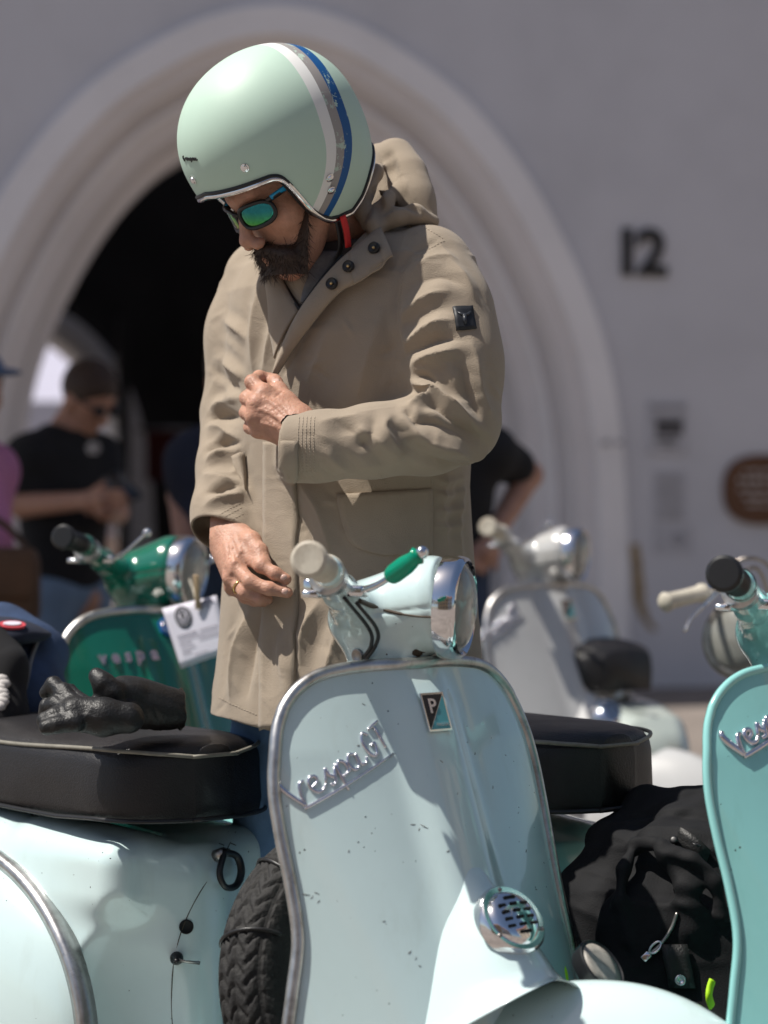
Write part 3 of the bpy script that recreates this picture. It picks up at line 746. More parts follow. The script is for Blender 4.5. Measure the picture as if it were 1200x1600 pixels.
M_BADGEB = mat('badge_black', (.012, .012, .016), rough=.2); M_BADGET = mat('badge_turquoise', (.07, .28, .32), rough=.2); M_BADGEBL = mat('badge_blue', (.02, .10, .30), rough=.2)
M_GRIME = mat('oily_grime', (.05, .035, .022), rough=.6, vary=.4, vscale=40)
def steer_matrix(st): 
    "turn about the raked steering axis through the top of the shield"
    ax = Vector((math.sin(R(18))*1.0, 0, -math.cos(R(18)))); p = Vector((-.005, 0, .9))
    # headset turns about the vertical closely enough to keep the bars level
    return Matrix.Translation(p) @ Matrix.Rotation(st, 4, -ax) @ Matrix.Translation(-p)
def scooter(name, loc, heading, steer, paintm, label, gripm, seatm=None, trimm=None, emblem=None, badge='p', fend=None, group='classic scooters parked side by side', detail=True, spare=False, levergreen=False, seat_dx=0, thin=False, dz=0):
    e = empty(name, loc, heading); tag(e, label, 'scooter', group)
    trimm = trimm or M_ALU; S = steer_matrix(steer); Hs = Matrix.Translation((-.058, 0, .9+dz)) @ Matrix.Rotation(steer, 4, 'Z') @ Matrix.Rotation(R(-4), 4, 'X')
    sh = obj('legshield', cached('sh', sh_me), paintm, e)
    obj('shield_trim', cached('trim2', lambda: trim_me(.0058)) if thin else cached('trim', trim_me), trimm, sh)
    hc = obj('horncast', cached('hc', horn_me), paintm, e)
    # horn grille on the horncast's front
    def gr():
        mb = MB(); mb.add(lathe([(.047, -.012), (.047, .002), (.044, .006), (.037, .0055), (.0345, .009), (.030, .0125), (.02, .0150), (.010, .0160), (.0005, .0162)], 40)); return mb.mesh('horn_grille', True, 50)
    q0 = hc_pt(0, .40); q1 = hc_pt(.0, .50); tz = (q0-q1).normalized(); nx = Vector((0,1,0)).cross(tz); nx = nx if nx.x > 0 else -nx
    nx = (nx+Vector((.25,0,.05))).normalized()
    G = frame(hc_pt(0, .46)+nx*.004, nx, tz)
    grl = obj('horn_grille', cached('gr', gr), M_CHROME, hc, G)
    def slots():
        mb = MB()
        for r_ in range(6):
            z = .024-.0096*r_; n_ = 1 if r_ in (0, 5) else 3
            for k in range(n_):
                y = 0 if n_ == 1 else (k-1)*.0175; l = .018 if n_ == 1 else .0115
                rr = math.hypot(y, z); x = .0163-.0036*(rr/.03)**2
                mb.add(box((x, y, z), (.0035, l, .0042), bev=.0012))
        return mb.mesh('slots')
    def screws():
        mb = MB()
        for a in (90, 210, 330): mb.add(sph((.0062, .0405*math.cos(R(a)), .0405*math.sin(R(a))), (.002, .003, .003), 8))
        return mb.mesh('screws')
    obj('horn_slots', cached('slots', slots), M_DARKHOLE, hc, G, kind='stuff'); obj('horn_screws', cached('screws', screws), M_STEEL, hc, G, kind='stuff')
    # headset, headlight
    hs = obj('headset', cached('head', lambda: head_sdf().mesh('headset')), paintm, e, Hs)
    def rimf():
        mb = MB(); T = Matrix.Translation(AX) @ Matrix.Rotation(R(3), 4, 'Y')
        mb.add(lathe([(.0595, .009), (.0668, .010), (.0678, .018), (.0672, .030), (.0655, .037), (.0615, .040), (.0575, .036), (.056, .026)], 48, T)); return mb.mesh('headlight_rim', True, 60)
    hl = obj('headlight_rim', cached('rim', rimf), M_CHROME, e, Hs)
    # drop-shaped peak over the lamp
    def lens():
        T = Matrix.Translation(AX) @ Matrix.Rotation(R(3), 4, 'Y'); return fixn(mesh('lens', *lathe([(.0585, .030), (.056, .036), (.045, .043), (.03, .048), (.012, .0505), (.0005, .051)], 40, T)))
    def refl():
        T = Matrix.Translation(AX) @ Matrix.Rotation(R(3), 4, 'Y'); mb = MB(); rows = [(.0005, -.03), (.02, -.026), (.04, -.008), (.055, .024)]
        return fixn(mesh('reflector', *lathe(rows, 30, T)))
    obj('headlight_lens', cached('lens', lens), M_GLASS, hl); obj('reflector', cached('refl', refl), M_BULB, hl)
    for s_, nm in ((-1, 'grip'), (1, 'grip')):
        a = Vector((-.014, s_*.212, .110)); b = Vector((-.004, s_*.335, .121))
        obj('grip', cached('grip', grip_me), gripm, e, Hs @ frame(a, b-a, (0,0,1)))
        def lev():
            pp = [(.004, s_*.15, .088, .006), (.026, s_*.165, .092, .006), (.046, s_*.175, .100, .0055), (.075, s_*.19, .118, .005), (.10, s_*.20, .135, .005)] if s_ < 0 else [(.002, s_*.15, .086, .007), (.012, s_*.19, .084, .006), (.018, s_*.25, .09, .0055), (.018, s_*.30, .11, .005)]
            p = spline(pp, 24)
            mb = MB(); mb.add(tube(p[:, :3], p[:, 3], 10, flat=.7)); mb.add(sph(p[-1][:3], .0085, 10)); mb.add(box((.002, s_*.15, .088), (.03, .03, .014), bev=.004)); mb.add(box((-.03, s_*.215, .082), (.02, .045, .008), bev=.002)); return mb.mesh('lever')
        lv = obj('lever', cached('lev%d' % s_, lev), M_CHROME, e, Hs)
        if levergreen and s_ < 0: obj('lever_sleeve', fixn(mesh('lever_sleeve', *tube([(.052, -.178, .103), (.056, -.180, .106), (.062, -.183, .110), (.078, -.191, .120), (.086, -.195, .125), (.090, -.197, .128), (.094, -.198, .131), (.098, -.199, .133)], [.006, .011, .0125, .0125, .0105, .0095, .0120, .004], 16))), M_GREENPL, lv, label='green translucent sleeve on the lever')
    obj('grip_clamp', cached('clamp', lambda: MB().add(lathe([(.019, 0), (.023, .002), (.023, .022), (.019, .024)], 24, frame((-.018, -.190, .102), (.008, -.123, .014), (0,0,1)))).add(lathe([(.019, 0), (.023, .002), (.023, .022), (.019, .024)], 24, frame((-.018, .190, .102), (.008, .123, .014), (0,0,1)))).mesh('grip_clamp', True, 40)), M_ALU, e, Hs, kind='stuff')
    # fender, wheels
    fo = obj('front_fender', cached('fend', lambda: fender_sdf().mesh('front_fender')), fend or paintm, e, S)
    obj('fender_crest', cached('crest', lambda: fixn(mesh('fender_crest', *tube([(.30-.262*math.cos(a), 0, .276+.264*math.sin(a)) for a in np.linspace(R(60), R(165), 30)], .005, 8, flat=.7)))), M_ALU, fo) if not detail else None
    def wheel(M, nm='wheel'):
        wt = obj('tyre' if nm == 'spare' else nm, cached('tyre', lambda: tyre_me(.170, .044, 'tyre')), M_RUBBER, e, M)
        if nm == 'spare': wt.name = 'spare_tyre'
        obj('rim', cached('wrim', rim_me), paintm if nm != 'spare' else M_STEEL, wt); return wt
    Wm = Matrix.Rotation(R(90), 4, 'Z')
    wheel(S @ Matrix.Translation((.295, 0, .215)) @ Wm, 'front_wheel'); wheel(Matrix.Translation((-.92, 0, .215)) @ Wm, 'rear_wheel')
    if spare:
        wheel(Matrix.Translation((-.105, .0, .475)) @ Matrix.Rotation(R(-14), 4, 'Y'), 'spare')
    fk = obj('fork', cached('fork', lambda: fixn(mesh('fork', *tube([(.19, .075, .50), (.26, .075, .32), (.295, .06, .215)], .018, 10)))), paintm, e, S)
    obj('floorboard', cached('floor', floor_me), paintm, e)
    # floor tunnel / column
    obj('steering_column', cached('colm', lambda: fixn(mesh('steering_column', *tube([(-.062, 0, .90), (.075, 0, .46), (.13, 0, .3)], .032, 16)))), paintm, e)
    bd = obj('body', cached('body', lambda: body_sdf().mesh('body')), paintm, e, Matrix.Translation((-.062, 0, -.030)))
    for s_ in (1, -1):
        cw = obj('side_cowl', cached('cowl', lambda: cowl_sdf().mesh('side_cowl')), paintm, e, Matrix.Translation((-.03, 0, -.03)) @ (Matrix.Scale(-1, 4, (0,1,0)) if s_ < 0 else Matrix.Identity(4)))
        obj('cowl_trim', cached('ctrim', cowl_trim_me), M_ALU, cw)
    st = obj('seat', cached('seat', seat_me), seatm or M_VINYL, e, Matrix.Translation((-.03+seat_dx, 0, -.034+seat_dx*.3)))
    obj('piping', cached('pipe', piping_me), M_PIPING, st); obj('seat_flange', cached('flange', flange_me), M_BLACK, st)
    obj('tail_light', cached('tail', lambda: MB().add(box((-1.245, 0, .50), (.05, .07, .10), bev=.015)).mesh('tail_light')), mat('red_tail_glass', (.35, .01, .01), rough=.15) if 'red_tail_glass' not in bpy.data.materials else bpy.data.materials['red_tail_glass'], e)
    obj('stand', cached('stand', lambda: MB().add(tube([(-.30, -.14, .26), (-.36, -.20, .02)], .011, 8)).add(tube([(-.30, .14, .26), (-.36, .20, .02)], .011, 8)).add(tube([(-.30, -.14, .26), (-.30, .14, .26)], .011, 8)).mesh('stand')), M_STEEL, e)
    # badge below the headset
    if badge == 'p':
        Mb = on_shield(0, .842, .0015)
        def sheet(pts, d): n = len(pts); return [(x, y, 0) for x, y in pts]+[(x, y, d) for x, y in pts], [tuple(range(n)), tuple(range(n, 2*n))]+[(i, (i+1) % n, n+(i+1) % n, n+i) for i in range(n)]
        Lq = [(-.0175, .024), (.0175, .024), (.0175, -.024), (-.0175, -.024)]
        bp = obj('badge', cached('bdg', lambda: fixn(mesh('badge', *sheet([(x*1.08, y*1.06) for x, y in Lq], .0025), False))), M_CHROME, e, Mb)
        obj('badge_field', cached('bdf', lambda: fixn(mesh('badge_field', *sheet([(-.0165, -.0228), (-.0165, .0228), (.0165, .0228)], .0032), False))), M_BADGEB, bp)
        obj('badge_corner', cached('bdc', lambda: fixn(mesh('badge_corner', *sheet([(-.0150, -.0228), (.0165, -.0228), (.0165, .0205)], .0032), False))), M_BADGET, bp)
        obj('badge_letter', cached('bdl', lambda: fixn(mesh('badge_letter', *xf(text_vf('P', .027, .0006, bold=.0004), Matrix.Translation((-.0055, .0065, .0040))), False))), M_EMB, bp)
        obj('badge_word', cached('bdw', lambda: fixn(mesh('badge_word', *xf(text_vf('PIAGGIO', .0058, .0004), Matrix.Translation((.0050, -.0175, .0038))), False))), M_EMB, bp)
    elif badge == 'hex':
        Mb = on_shield(0, .868, .0015)
        bp = obj('badge', fixn(mesh('badge', *lathe([(.022, 0), (.022, .003), (.019, .004)], 6), False)), M_BADGEBL, e, Mb @ Matrix.Rotation(R(-90), 4, 'Y'))
        obj('badge_ring', fixn(mesh('badge_ring', *tube([(.005, .014*math.cos(a), .014*math.sin(a)) for a in np.linspace(0, 2*math.pi, 7)[:-1]], .0018, 6, True))), M_EMB, bp)
    if emblem: obj('script_emblem', emblem, M_EMB, e)
    return e

# the row of four parked scooters
HEAD = R(-50)
FRONT_POS = (.036, 3.10, 0)
def shield_hit(e_loc, head, px, py):
    "shield (y, z) seen at a photo pixel for a scooter standing at e_loc"
    M = Matrix.Translation(e_loc) @ Matrix.Rotation(head, 4, 'Z'); y, z = 0.0, .7
    def pr(y, z):
        p = M @ Vector((shx(y, z), y, z)); return np.array([600+p.x/p.y*F, 771-(p.z-EYE)/p.y*F])
    for _ in range(12):
        b = pr(y, z); J = np.stack([(pr(y+1e-4, z)-b)/1e-4, (pr(y, z+1e-4)-b)/1e-4], 1); s_ = np.linalg.solve(J, np.array([px, py])-b); y += s_[0]; z += s_[1]
    return y, z
def emblem_at(loc, letters, p0, p1, span, **kw):
    y0, z0 = shield_hit(loc, HEAD, *p0); y1, z1 = shield_hit(loc, HEAD, *p1); sc = math.hypot(y1-y0, z1-z0)/span
    return script_me(letters, y0, z0, sc, math.atan2(z1-z0, y1-y0), **kw)
EM1 = emblem_at(FRONT_POS, 'VespaGT-', (462, 1258), (612, 1166), 6.4, r=.0023)
front = scooter('scooter', FRONT_POS, HEAD, R(35), M_MINT, 'pale mint scooter with cream grips and metal script across its shield, nearest the camera', M_GRIP, emblem=EM1, levergreen=True, spare=True)
TEAL_POS = (.036+.534, 3.12, 0)
EM2 = emblem_at(TEAL_POS, 'Vespa-', (1150, 1178), (1262, 1105), 6.4, r=.0034, bar=5.0)
teal = scooter('scooter', TEAL_POS, HEAD, R(27), M_TEAL, 'turquoise scooter with black grips cut off by the right edge', M_BLACK, trimm=M_TEAL, emblem=EM2, seat_dx=.055, thin=True, dz=-.018)
GREEN_POS = (-.425, 4.55, 0)
def vespa_block():
    mb = MB()
    for i, ch in enumerate('vespa'):
        y = -.135+i*.024; z = .815+i*.0015; v, f = text_vf(ch, .036, .002, bold=.0012); Mx = on_shield(y, z, .003)
        mb.add(xf((v, f), Mx))
    return mb.mesh('script_emblem', False)
green = scooter('scooter', GREEN_POS, HEAD, R(31), M_GREEN, 'dark green scooter with black grips and a paper tag tied to its headlight', M_BLACK, badge='hex', emblem=vespa_block())
WHITE_POS = (.41, 5.80, 0)
EM3 = emblem_at(WHITE_POS, 'VespaGT-', (752, 1000), (815, 958), 6.4, r=.0034, studs=True)
white = scooter('scooter', WHITE_POS, HEAD, R(26), M_WHITE, 'greyish white scooter behind the jacketed man with cream grips', M_GRIP, emblem=EM3)
SAGE_POS = (-.15, 6.62, 0)
sage = scooter('scooter', SAGE_POS, R(130), R(10), M_SAGE, 'sage grey scooter seen from behind with a black seat beside the greyish white one', M_GRIP, emblem=None)

# ---- small things on the front scooter's body: bag hook, choke hole, fuel tap, seam
EMX = Matrix.Translation(FRONT_POS) @ Matrix.Rotation(HEAD, 4, 'Z')
BT = Matrix.Translation((-.062, 0, -.030)); bsd = body_sdf(); bTw = (EMX @ BT).inverted()
bpart = [c for c in front.children if c.name.startswith('body')][0]
def bh_(px, py): return bsd.hit(px, py, T=bTw)
sm = [bh_(*q) for q in ((368, 1300), (345, 1345), (318, 1385), (296, 1425), (280, 1465), (271, 1510), (268, 1560), (270, 1600), (274, 1640))]
obj('body_seam', tube(spline([p-n*.0002 for p, n in sm], 50), .0008, 6), M_GRIME, bpart)
p, n = bh_(291, 1448); obj('choke_hole', lathe([(.0105, -.004), (.0105, .0012), (.0085, .0016), (.008, .0005), (.0004, .0004)], 24, frame(p, n, (0, 0, 1))), M_DARKHOLE, bpart)
p, n = bh_(276, 1497); tp_ = obj('fuel_tap', lathe([(.0095, -.004), (.0095, .003), (.007, .008), (.004, .012), (.0035, .02)], 20, frame(p, n, (0, 0, 1))), M_BLACK, bpart)
q = bh_(312, 1500); obj('tap_lever', tube([p+n*.010, p*.6+q[0]*.4+n*.016, q[0]+n*.018], [.0045, .003, .0042], 8, flat=.5), M_STEEL, tp_)
A = [bh_(*q) for q in ((338, 1338), (356, 1342), (362, 1362), (354, 1382), (340, 1384), (332, 1366))]
hkc = sum([a[0] for a in A])/6; hn = sum([a[1] for a in A])/6
hk = obj('bag_hook', tube(spline([a[0]+a[1]*.016 for a in A]+[A[0][0]+A[0][1]*.016], 40)[:-1], .0058, 8, True, flat=.8), M_BLACK, bpart)
obj('hook_bracket', tube([A[0][0]-A[0][1]*.003, A[0][0]+A[0][1]*.017], [.010, .008], 10), M_STEEL, hk)
for i in range(3):
    a = bh_(342+i*9, 1318+(i % 2)*8); b = bh_(350+i*9, 1321+(i % 2)*6); obj('scratch', tube([a[0]+a[1]*.0002, b[0]+b[1]*.0002], .0009, 5), M_GRIME, bpart)
# elastic cords on the spare tyre
spt = [c for c in front.children if c.name.startswith('spare_tyre')][0]
for a0, tw in ((.62, .05), (1.15, -.05), (2.1, .04)):
    obj('elastic_cord', tube(spline([(.048*math.cos(t), (.170+.047*math.sin(t))*-math.sin(a0+tw*math.cos(t)), (.170+.047*math.sin(t))*math.cos(a0+tw*math.cos(t))) for t in np.linspace(0, math.pi, 20)], 30), .0028, 6), M_BLACK, spt)
# headset details: seam of the top cover, oily gap, control cables, rust spot
hsd = head_sdf(); HMw = EMX @ Matrix.Translation((-.058, 0, .9)) @ Matrix.Rotation(R(35), 4, 'Z') @ Matrix.Rotation(R(-4), 4, 'X'); hTw = HMw.inverted()
hpart = [c for c in front.children if c.name.startswith('headset')][0]
def hh_(px, py): return hsd.hit(px, py, T=hTw)
sm = [hh_(*q) for q in ((560, 938), (585, 948), (612, 956), (645, 962), (675, 964), (694, 961))]
obj('cover_seam', tube(spline([p+n*.0002 for p, n in sm], 40), [.0035]*8+[.0024]*12+[.0014]*20, 6), M_GRIME, hpart)
p, n = hh_(652, 1020); obj('rust_spot', MB().add(sph((0, 0, 0), (.0012, .0085, .0065), 10, frame(p, n, (0, 0, 1)))).add(sph((0, .009, .004), (.001, .006, .004), 10, frame(p, n, (0, 0, 1)))).mesh('rust_spot'), M_GRIME, hpart, kind='stuff')
p, n = hh_(560, 1024); obj('lock', lathe([(.009, -.003), (.009, .003), (.0075, .004), (.006, .002), (.0004, .002)], 20, frame(p, n, (0, 0, 1))), M_STEEL, hpart)
for k, (y0, z0) in enumerate(((-.17, .080), (-.155, .074))):
    obj('control_cable', tube(spline([(-.006+.012*k, y0, z0), (.012+.01*k, -.115, .042), (.004+.006*k, -.075, .022), (-.012, -.050, .006-.006*k)], 20), .0026, 7), M_BLACK, hpart)
obj('switch_box', box((-.046, -.155, .092), (.022, .05, .022), None, .005), M_CHROME, hpart)

# scuffs and rub marks on the front shield
rs_ = np.random.RandomState(5); shp = [c for c in front.children if c.name.startswith('legshield')][0]; mb = MB()
for x, y, l in [(478, 1398, 9), (487, 1402, 5), (495, 1396, 6), (498, 1409, 4), (645, 1288, 7), (655, 1296, 5), (663, 1292, 9), (690, 1190, 6), (650, 1498, 5), (656, 1510, 4), (640, 1488, 6), (568, 1100, 5), (742, 1178, 4), (770, 1230, 5), (730, 1160, 4), (810, 1270, 4), (700, 1330, 5), (560, 1165, 4), (600, 1440, 4), (545, 1330, 3), (715, 1240, 3), (690, 1120, 4), (790, 1180, 4), (822, 1330, 5), (838, 1390, 6)]:
    y0, z0 = shield_hit(FRONT_POS, HEAD, x, y); a = rs_.uniform(-.6, 1.2); q = []
    for t in (-.5, 0, .5):
        yy, zz_ = y0+t*l*.0009*math.cos(a), z0+t*l*.0009*math.sin(a)+rs_.normal()*.0004; q.append(Vector((shx(yy, zz_), yy, zz_))+sn(yy, zz_)*.0001)
    mb.add(tube(q, [.00025, rs_.uniform(.0003, .0007), .00025], 5))
obj('scuff_marks', mb.mesh('scuff_marks'), M_GRIME, shp, kind='stuff')
# ------------------------------------------------------------------ the man in the jacket (stands about 3.5 m from the camera, turned to the left)
FW = Vector((-.71, -.70, 0)).normalized(); LF = Vector((-FW.y*-1, FW.x, 0)); LF = Vector((.70, -.71, 0)).normalized()
man = empty('person', W(545, 771, 3.55)*np.array([1,1,0])); tag(man, 'man in khaki parka and pale mint open-face helmet looking down at his jacket', 'person')
MI = man.matrix_world.copy(); MI.translation = man.location; MI = MI.inverted()
def mobj(name, me, m, parent=man, **kw):
    "world-space mesh as a child of the man (or of one of his garments)"
    o = obj(name, me, m, parent, **kw)
    o.matrix_local = (Matrix.Translation(-man.location) if parent is man else Matrix.Identity(4)); return o
M_KHAKI = cloth('khaki_cotton', (.31, .253, .192), rough=.82, vary=.06, vscale=7, bump=.35, bscale=700, sheen=.15, spec=.25)
M_KHAKID = mat('khaki_lining', (.10, .085, .07), rough=.9, vary=.1)
M_THREAD = mat('khaki_thread', (.36, .30, .235), rough=.8, vary=.05)
M_SKIN = mat('skin', (.45, .245, .172), rough=.48, vary=.16, vscale=55, bump=.35, bscale=230, sub=.18, spec=.4)
M_BEARD = mat('dark_beard_hair', (.035, .02, .014), rough=.55, vary=.4, vscale=60)
M_JEANS = mat('blue_denim', (.10, .19, .33), rough=.85, vary=.25, vscale=14, bump=.3, bscale=500)
def ring_sdf(rings, ex=2.3):
    "tall body: rings (z, cx, cy, a lateral, b front-back)"
    Rg = np.array(sorted(rings)); Lx = np.array(LF); Fx = np.array(FW)
    def fn(P):
        z = P[..., 2]; q = [np.interp(z, Rg[:, 0], Rg[:, i]) for i in range(1, 5)]
        dx = P[..., 0]-q[0]; dy = P[..., 1]-q[1]
        u = np.abs(dx*Lx[0]+dy*Lx[1])/q[2]; v_ = np.abs(dx*Fx[0]+dy*Fx[1])/q[3]
        r = (u**ex+v_**ex+1e-9)**(1/ex)
        return (r-1)*np.minimum(q[2], q[3])*.93
    m = Rg[:, 3:].max()
    lo = np.array([Rg[:, 1].min()-m, Rg[:, 2].min()-m, Rg[0, 0]]); hi = np.array([Rg[:, 1].max()+m, Rg[:, 2].max()+m, Rg[-1, 0]])
    return fn, lo, hi
def rg(py, px, d, a, b): p = W(px, py, d); return (p[2], p[0], p[1], a, b)
TOR = [rg(340, 566, 3.56, .062, .062), rg(362, 562, 3.56, .088, .080), rg(385, 556, 3.56, .145, .105), rg(410, 550, 3.56, .188, .122), rg(450, 548, 3.555, .204, .138), rg(530, 548, 3.55, .208, .146), rg(640, 545, 3.55, .204, .142), rg(760, 543, 3.55, .200, .138), rg(880, 543, 3.55, .206, .144), rg(1000, 543, 3.55, .214, .152), rg(1090, 541, 3.55, .222, .160), rg(1145, 540, 3.55, .226, .164)]
jk = SDF((-.42, 3.12, .755), (.26, 3.92, 1.60), .0031)
fn, lo, hi = ring_sdf(TOR); jk.op((fn, lo, hi), 0, 'add', .03)
# lower front edge flares a little to the front (placket side)
def chain(f, pts, k=.02, kk=.035):
    "pts: (px, py, depth, radius)"
    for a, b in zip(pts, pts[1:]): f.add(s_cone(W(*a[:3]), W(*b[:3]), a[3], b[3]), kk)
LARM = [(668, 425, 3.455, .068), (690, 490, 3.415, .064), (706, 570, 3.385, .0625), (714, 652, 3.365, .060)]
LFOR = [(716, 664, 3.36, .058), (668, 679, 3.335, .0545), (580, 690, 3.315, .050), (500, 697, 3.315, .0475), (455, 701, 3.315, .0470)]
RARM = [(412, 438, 3.675, .062), (392, 520, 3.68, .058), (372, 640, 3.66, .055)]
RFOR = [(370, 655, 3.655, .054), (362, 730, 3.60, .052), (356, 800, 3.545, .054), (354, 870, 3.50, .056)]
LC = W(459, 697, 3.320); LT = np.array(LC)-np.array(W(560, 690, 3.315)); LT /= np.linalg.norm(LT); LT += np.array([0, .35, .03]); LT /= np.linalg.norm(LT)
RC = W(352, 842, 3.52); RT = np.array(W(352, 850, 3.515))-np.array(W(362, 720, 3.605)); RT = RT/np.linalg.norm(RT)+np.array([-.28, .12, .10]); RT /= np.linalg.norm(RT)
def local_cut(f, p, t, r):
    def fn(P):
        q = P-p; al = q @ t; rad = np.linalg.norm(q-al[..., None]*t, axis=-1)
        return np.where((rad < r*2) & (al < .14) & (al > -.03), al, -1.0)
    f.op((fn, p-.15, p+.15), .002, 'and', 0)
for arm, fore, c_, t_, r0, r1 in ((LARM, LFOR, LC, LT, .037, .0415), (RARM, RFOR, RC, RT, .046, .050)):
    sv = SDF((-.42, 3.12, .755), (.26, 3.92, 1.60), .0031)
    chain(sv, arm, kk=.05); chain(sv, fore, kk=.014); local_cut(sv, c_, t_, .055)
    ax_ = np.array(W(*fore[-1][:3]))-np.array(W(*fore[-2][:3])); ax_ /= np.linalg.norm(ax_)
    sv.cut(s_cone(c_-ax_*.03, c_+ax_*.06, r0, r1), .004)
    jk.D = smin(jk.D, sv.D, .022)
# open neck
jk.cut(s_cone(W(508, 392, 3.405), W(471, 474, 3.408), .040, .010), .006); jk.cut(s_cone(W(545, 345, 3.53), W(520, 385, 3.47), .062, .050), .01)
# hem: cut and hollow
hem = W(545, 1128, 3.55)
jk.op((lambda P: -(P[..., 2]-(hem[2]+.006*np.sin(P[..., 0]*19)))*1.0, jk.lo, jk.lo+np.array([.7, .9, .12])), .004, 'and', 0)
hol = [(z, x, y, a-.024, b-.024) for z, x, y, a, b in TOR if z < 1.02]; fn2, l2, h2_ = ring_sdf(hol); jk.op((fn2, l2-np.array([0, 0, .02]), h2_), .01, 'sub', 0)
base = SDF.__new__(SDF); base.__dict__.update(jk.__dict__); base.D = jk.D.copy()
HC_ = {}
def on(px, py, off=0.0, f=base):
    k = (round(px, 1), round(py, 1), id(f))
    if k not in HC_: HC_[k] = f.hit(px, py)
    p, n = HC_[k]
    return p+n*off, n
FOLDS = []
def fold(pts, w, h, k=None, valley=False):
    "pixel polyline traced on the cloth: a pinched ridge (or crease) of half width w and height h metres"
    P = spline([np.r_[on(x, y)[0]] for x, y in pts], max(5, 4*len(pts)))
    FOLDS.append((P, w*.9, (-1.25 if valley else 1.55)*h))
def disp(V):
    "height of the cloth's folds above the plain shape"
    out = np.zeros(len(V))
    for P, w, h in FOLDS:
        m = np.all((V > P.min(0)-w*5) & (V < P.max(0)+w*5), axis=1); ix = np.where(m)[0]
        if len(ix) == 0: continue
        Q = V[ix]; bd = np.full(len(ix), 9.0); bt = np.zeros(len(ix)); n = len(P)-1
        for i in range(n):
            a, b = P[i], P[i+1]; ba = b-a; t = np.clip(((Q-a) @ ba)/max(ba @ ba, 1e-12), 0, 1); d = np.linalg.norm(Q-a-t[:, None]*ba, axis=1); u = d < bd
            bd[u] = d[u]; bt[u] = ((i+t)/n)[u]
        tp = np.sin(np.pi*np.clip(bt*.94+.03, 0, 1))**.7
        out[ix] += h*tp*(np.exp(-(bd/(w*.82))**1.02)-.26*np.exp(-((bd-1.9*w)/w)**2))
    return out
V = True
# ---- left sleeve: elbow wrinkles fan out of the crook, long diagonal folds on the forearm
fold([(646, 596), (668, 604), (690, 625), (716, 640), (742, 668)], .011, .011); fold([(640, 575), (662, 560), (690, 552), (715, 545)], .013, .007)
fold([(655, 612), (690, 640), (730, 672), (768, 700)], .008, .009, valley=V); fold([(652, 588), (668, 592), (688, 606)], .006, .008, valley=V)
fold([(636, 540), (655, 520), (682, 505), (712, 500)], .013, .008); fold([(634, 556), (656, 543), (690, 530), (722, 530)], .009, .006, valley=V)
fold([(630, 500), (650, 474), (676, 460), (705, 455)], .014, .006); fold([(640, 430), (660, 410), (690, 400), (715, 405)], .012, .004)
fold([(735, 530), (745, 570), (750, 610), (765, 650)], .012, .005); fold([(722, 560), (728, 600), (740, 630), (752, 655)], .009, .006, valley=V)
fold([(640, 636), (655, 628), (668, 622), (676, 612)], .010, .010); fold([(636, 648), (640, 660), (655, 680), (690, 700), (720, 705)], .012, .008)
fold([(636, 640), (641, 655), (652, 668)], .006, .008, valley=V)
fold([(610, 652), (600, 668), (612, 690), (628, 706)], .012, .007); fold([(585, 655), (580, 680), (560, 700)], .009, .006, valley=V)
fold([(560, 668), (590, 690), (625, 722)], .012, .006); fold([(520, 655), (545, 672), (575, 700), (600, 725)], .012, .005, valley=V)
fold([(505, 700), (525, 722), (555, 740)], .010, .005); fold([(500, 660), (530, 655), (565, 650)], .012, .004)
fold([(680, 690), (705, 700), (740, 715), (765, 700)], .012, .006); fold([(660, 705), (690, 722), (730, 726)], .009, .005, valley=V)
fold([(640, 668), (668, 660), (700, 668), (735, 690)], .009, .007, valley=V)
# ---- left shoulder / armhole seam and shoulder wrinkles
fold([(690, 372), (665, 385), (640, 400), (626, 425), (620, 465), (624, 520), (634, 560)], .006, .0026, k=.012, valley=V)
fold([(640, 470), (630, 510), (640, 550)], .012, .006)
fold([(700, 405), (725, 430), (742, 470)], .012, .004); fold([(655, 440), (690, 430), (725, 445)], .009, .004, valley=V)
# ---- chest and skirt
fold([(600, 480), (575, 560), (560, 620)], .018, .005); fold([(520, 500), (500, 560), (480, 600)], .016, .005); fold([(490, 480), (465, 545), (440, 590)], .009, .004, valley=V)
fold([(420, 420), (400, 500), (396, 580)], .016, .007); fold([(440, 470), (420, 540), (412, 590)], .012, .005)
fold([(470, 755), (500, 800), (520, 870)], .014, .006); fold([(455, 790), (485, 850), (490, 930)], .012, .006, valley=V)
fold([(500, 940), (478, 985), (470, 1040)], .015, .007); fold([(450, 960), (430, 1010), (425, 1080)], .012, .006, valley=V)
fold([(390, 960), (372, 1020), (360, 1090)], .018, .009); fold([(410, 950), (395, 1010), (385, 1090)], .012, .006, valley=V)
fold([(540, 960), (520, 1020), (505, 1090)], .018, .008); fold([(440, 1000), (452, 1050), (455, 1100)], .010, .006)
fold([(700, 740), (690, 800), (700, 860)], .014, .005); fold([(725, 760), (716, 820), (722, 880)], .010, .005)
for y in (748, 770, 795, 820): fold([(680, y), (700, y+6), (728, y-4)], .006, .003)
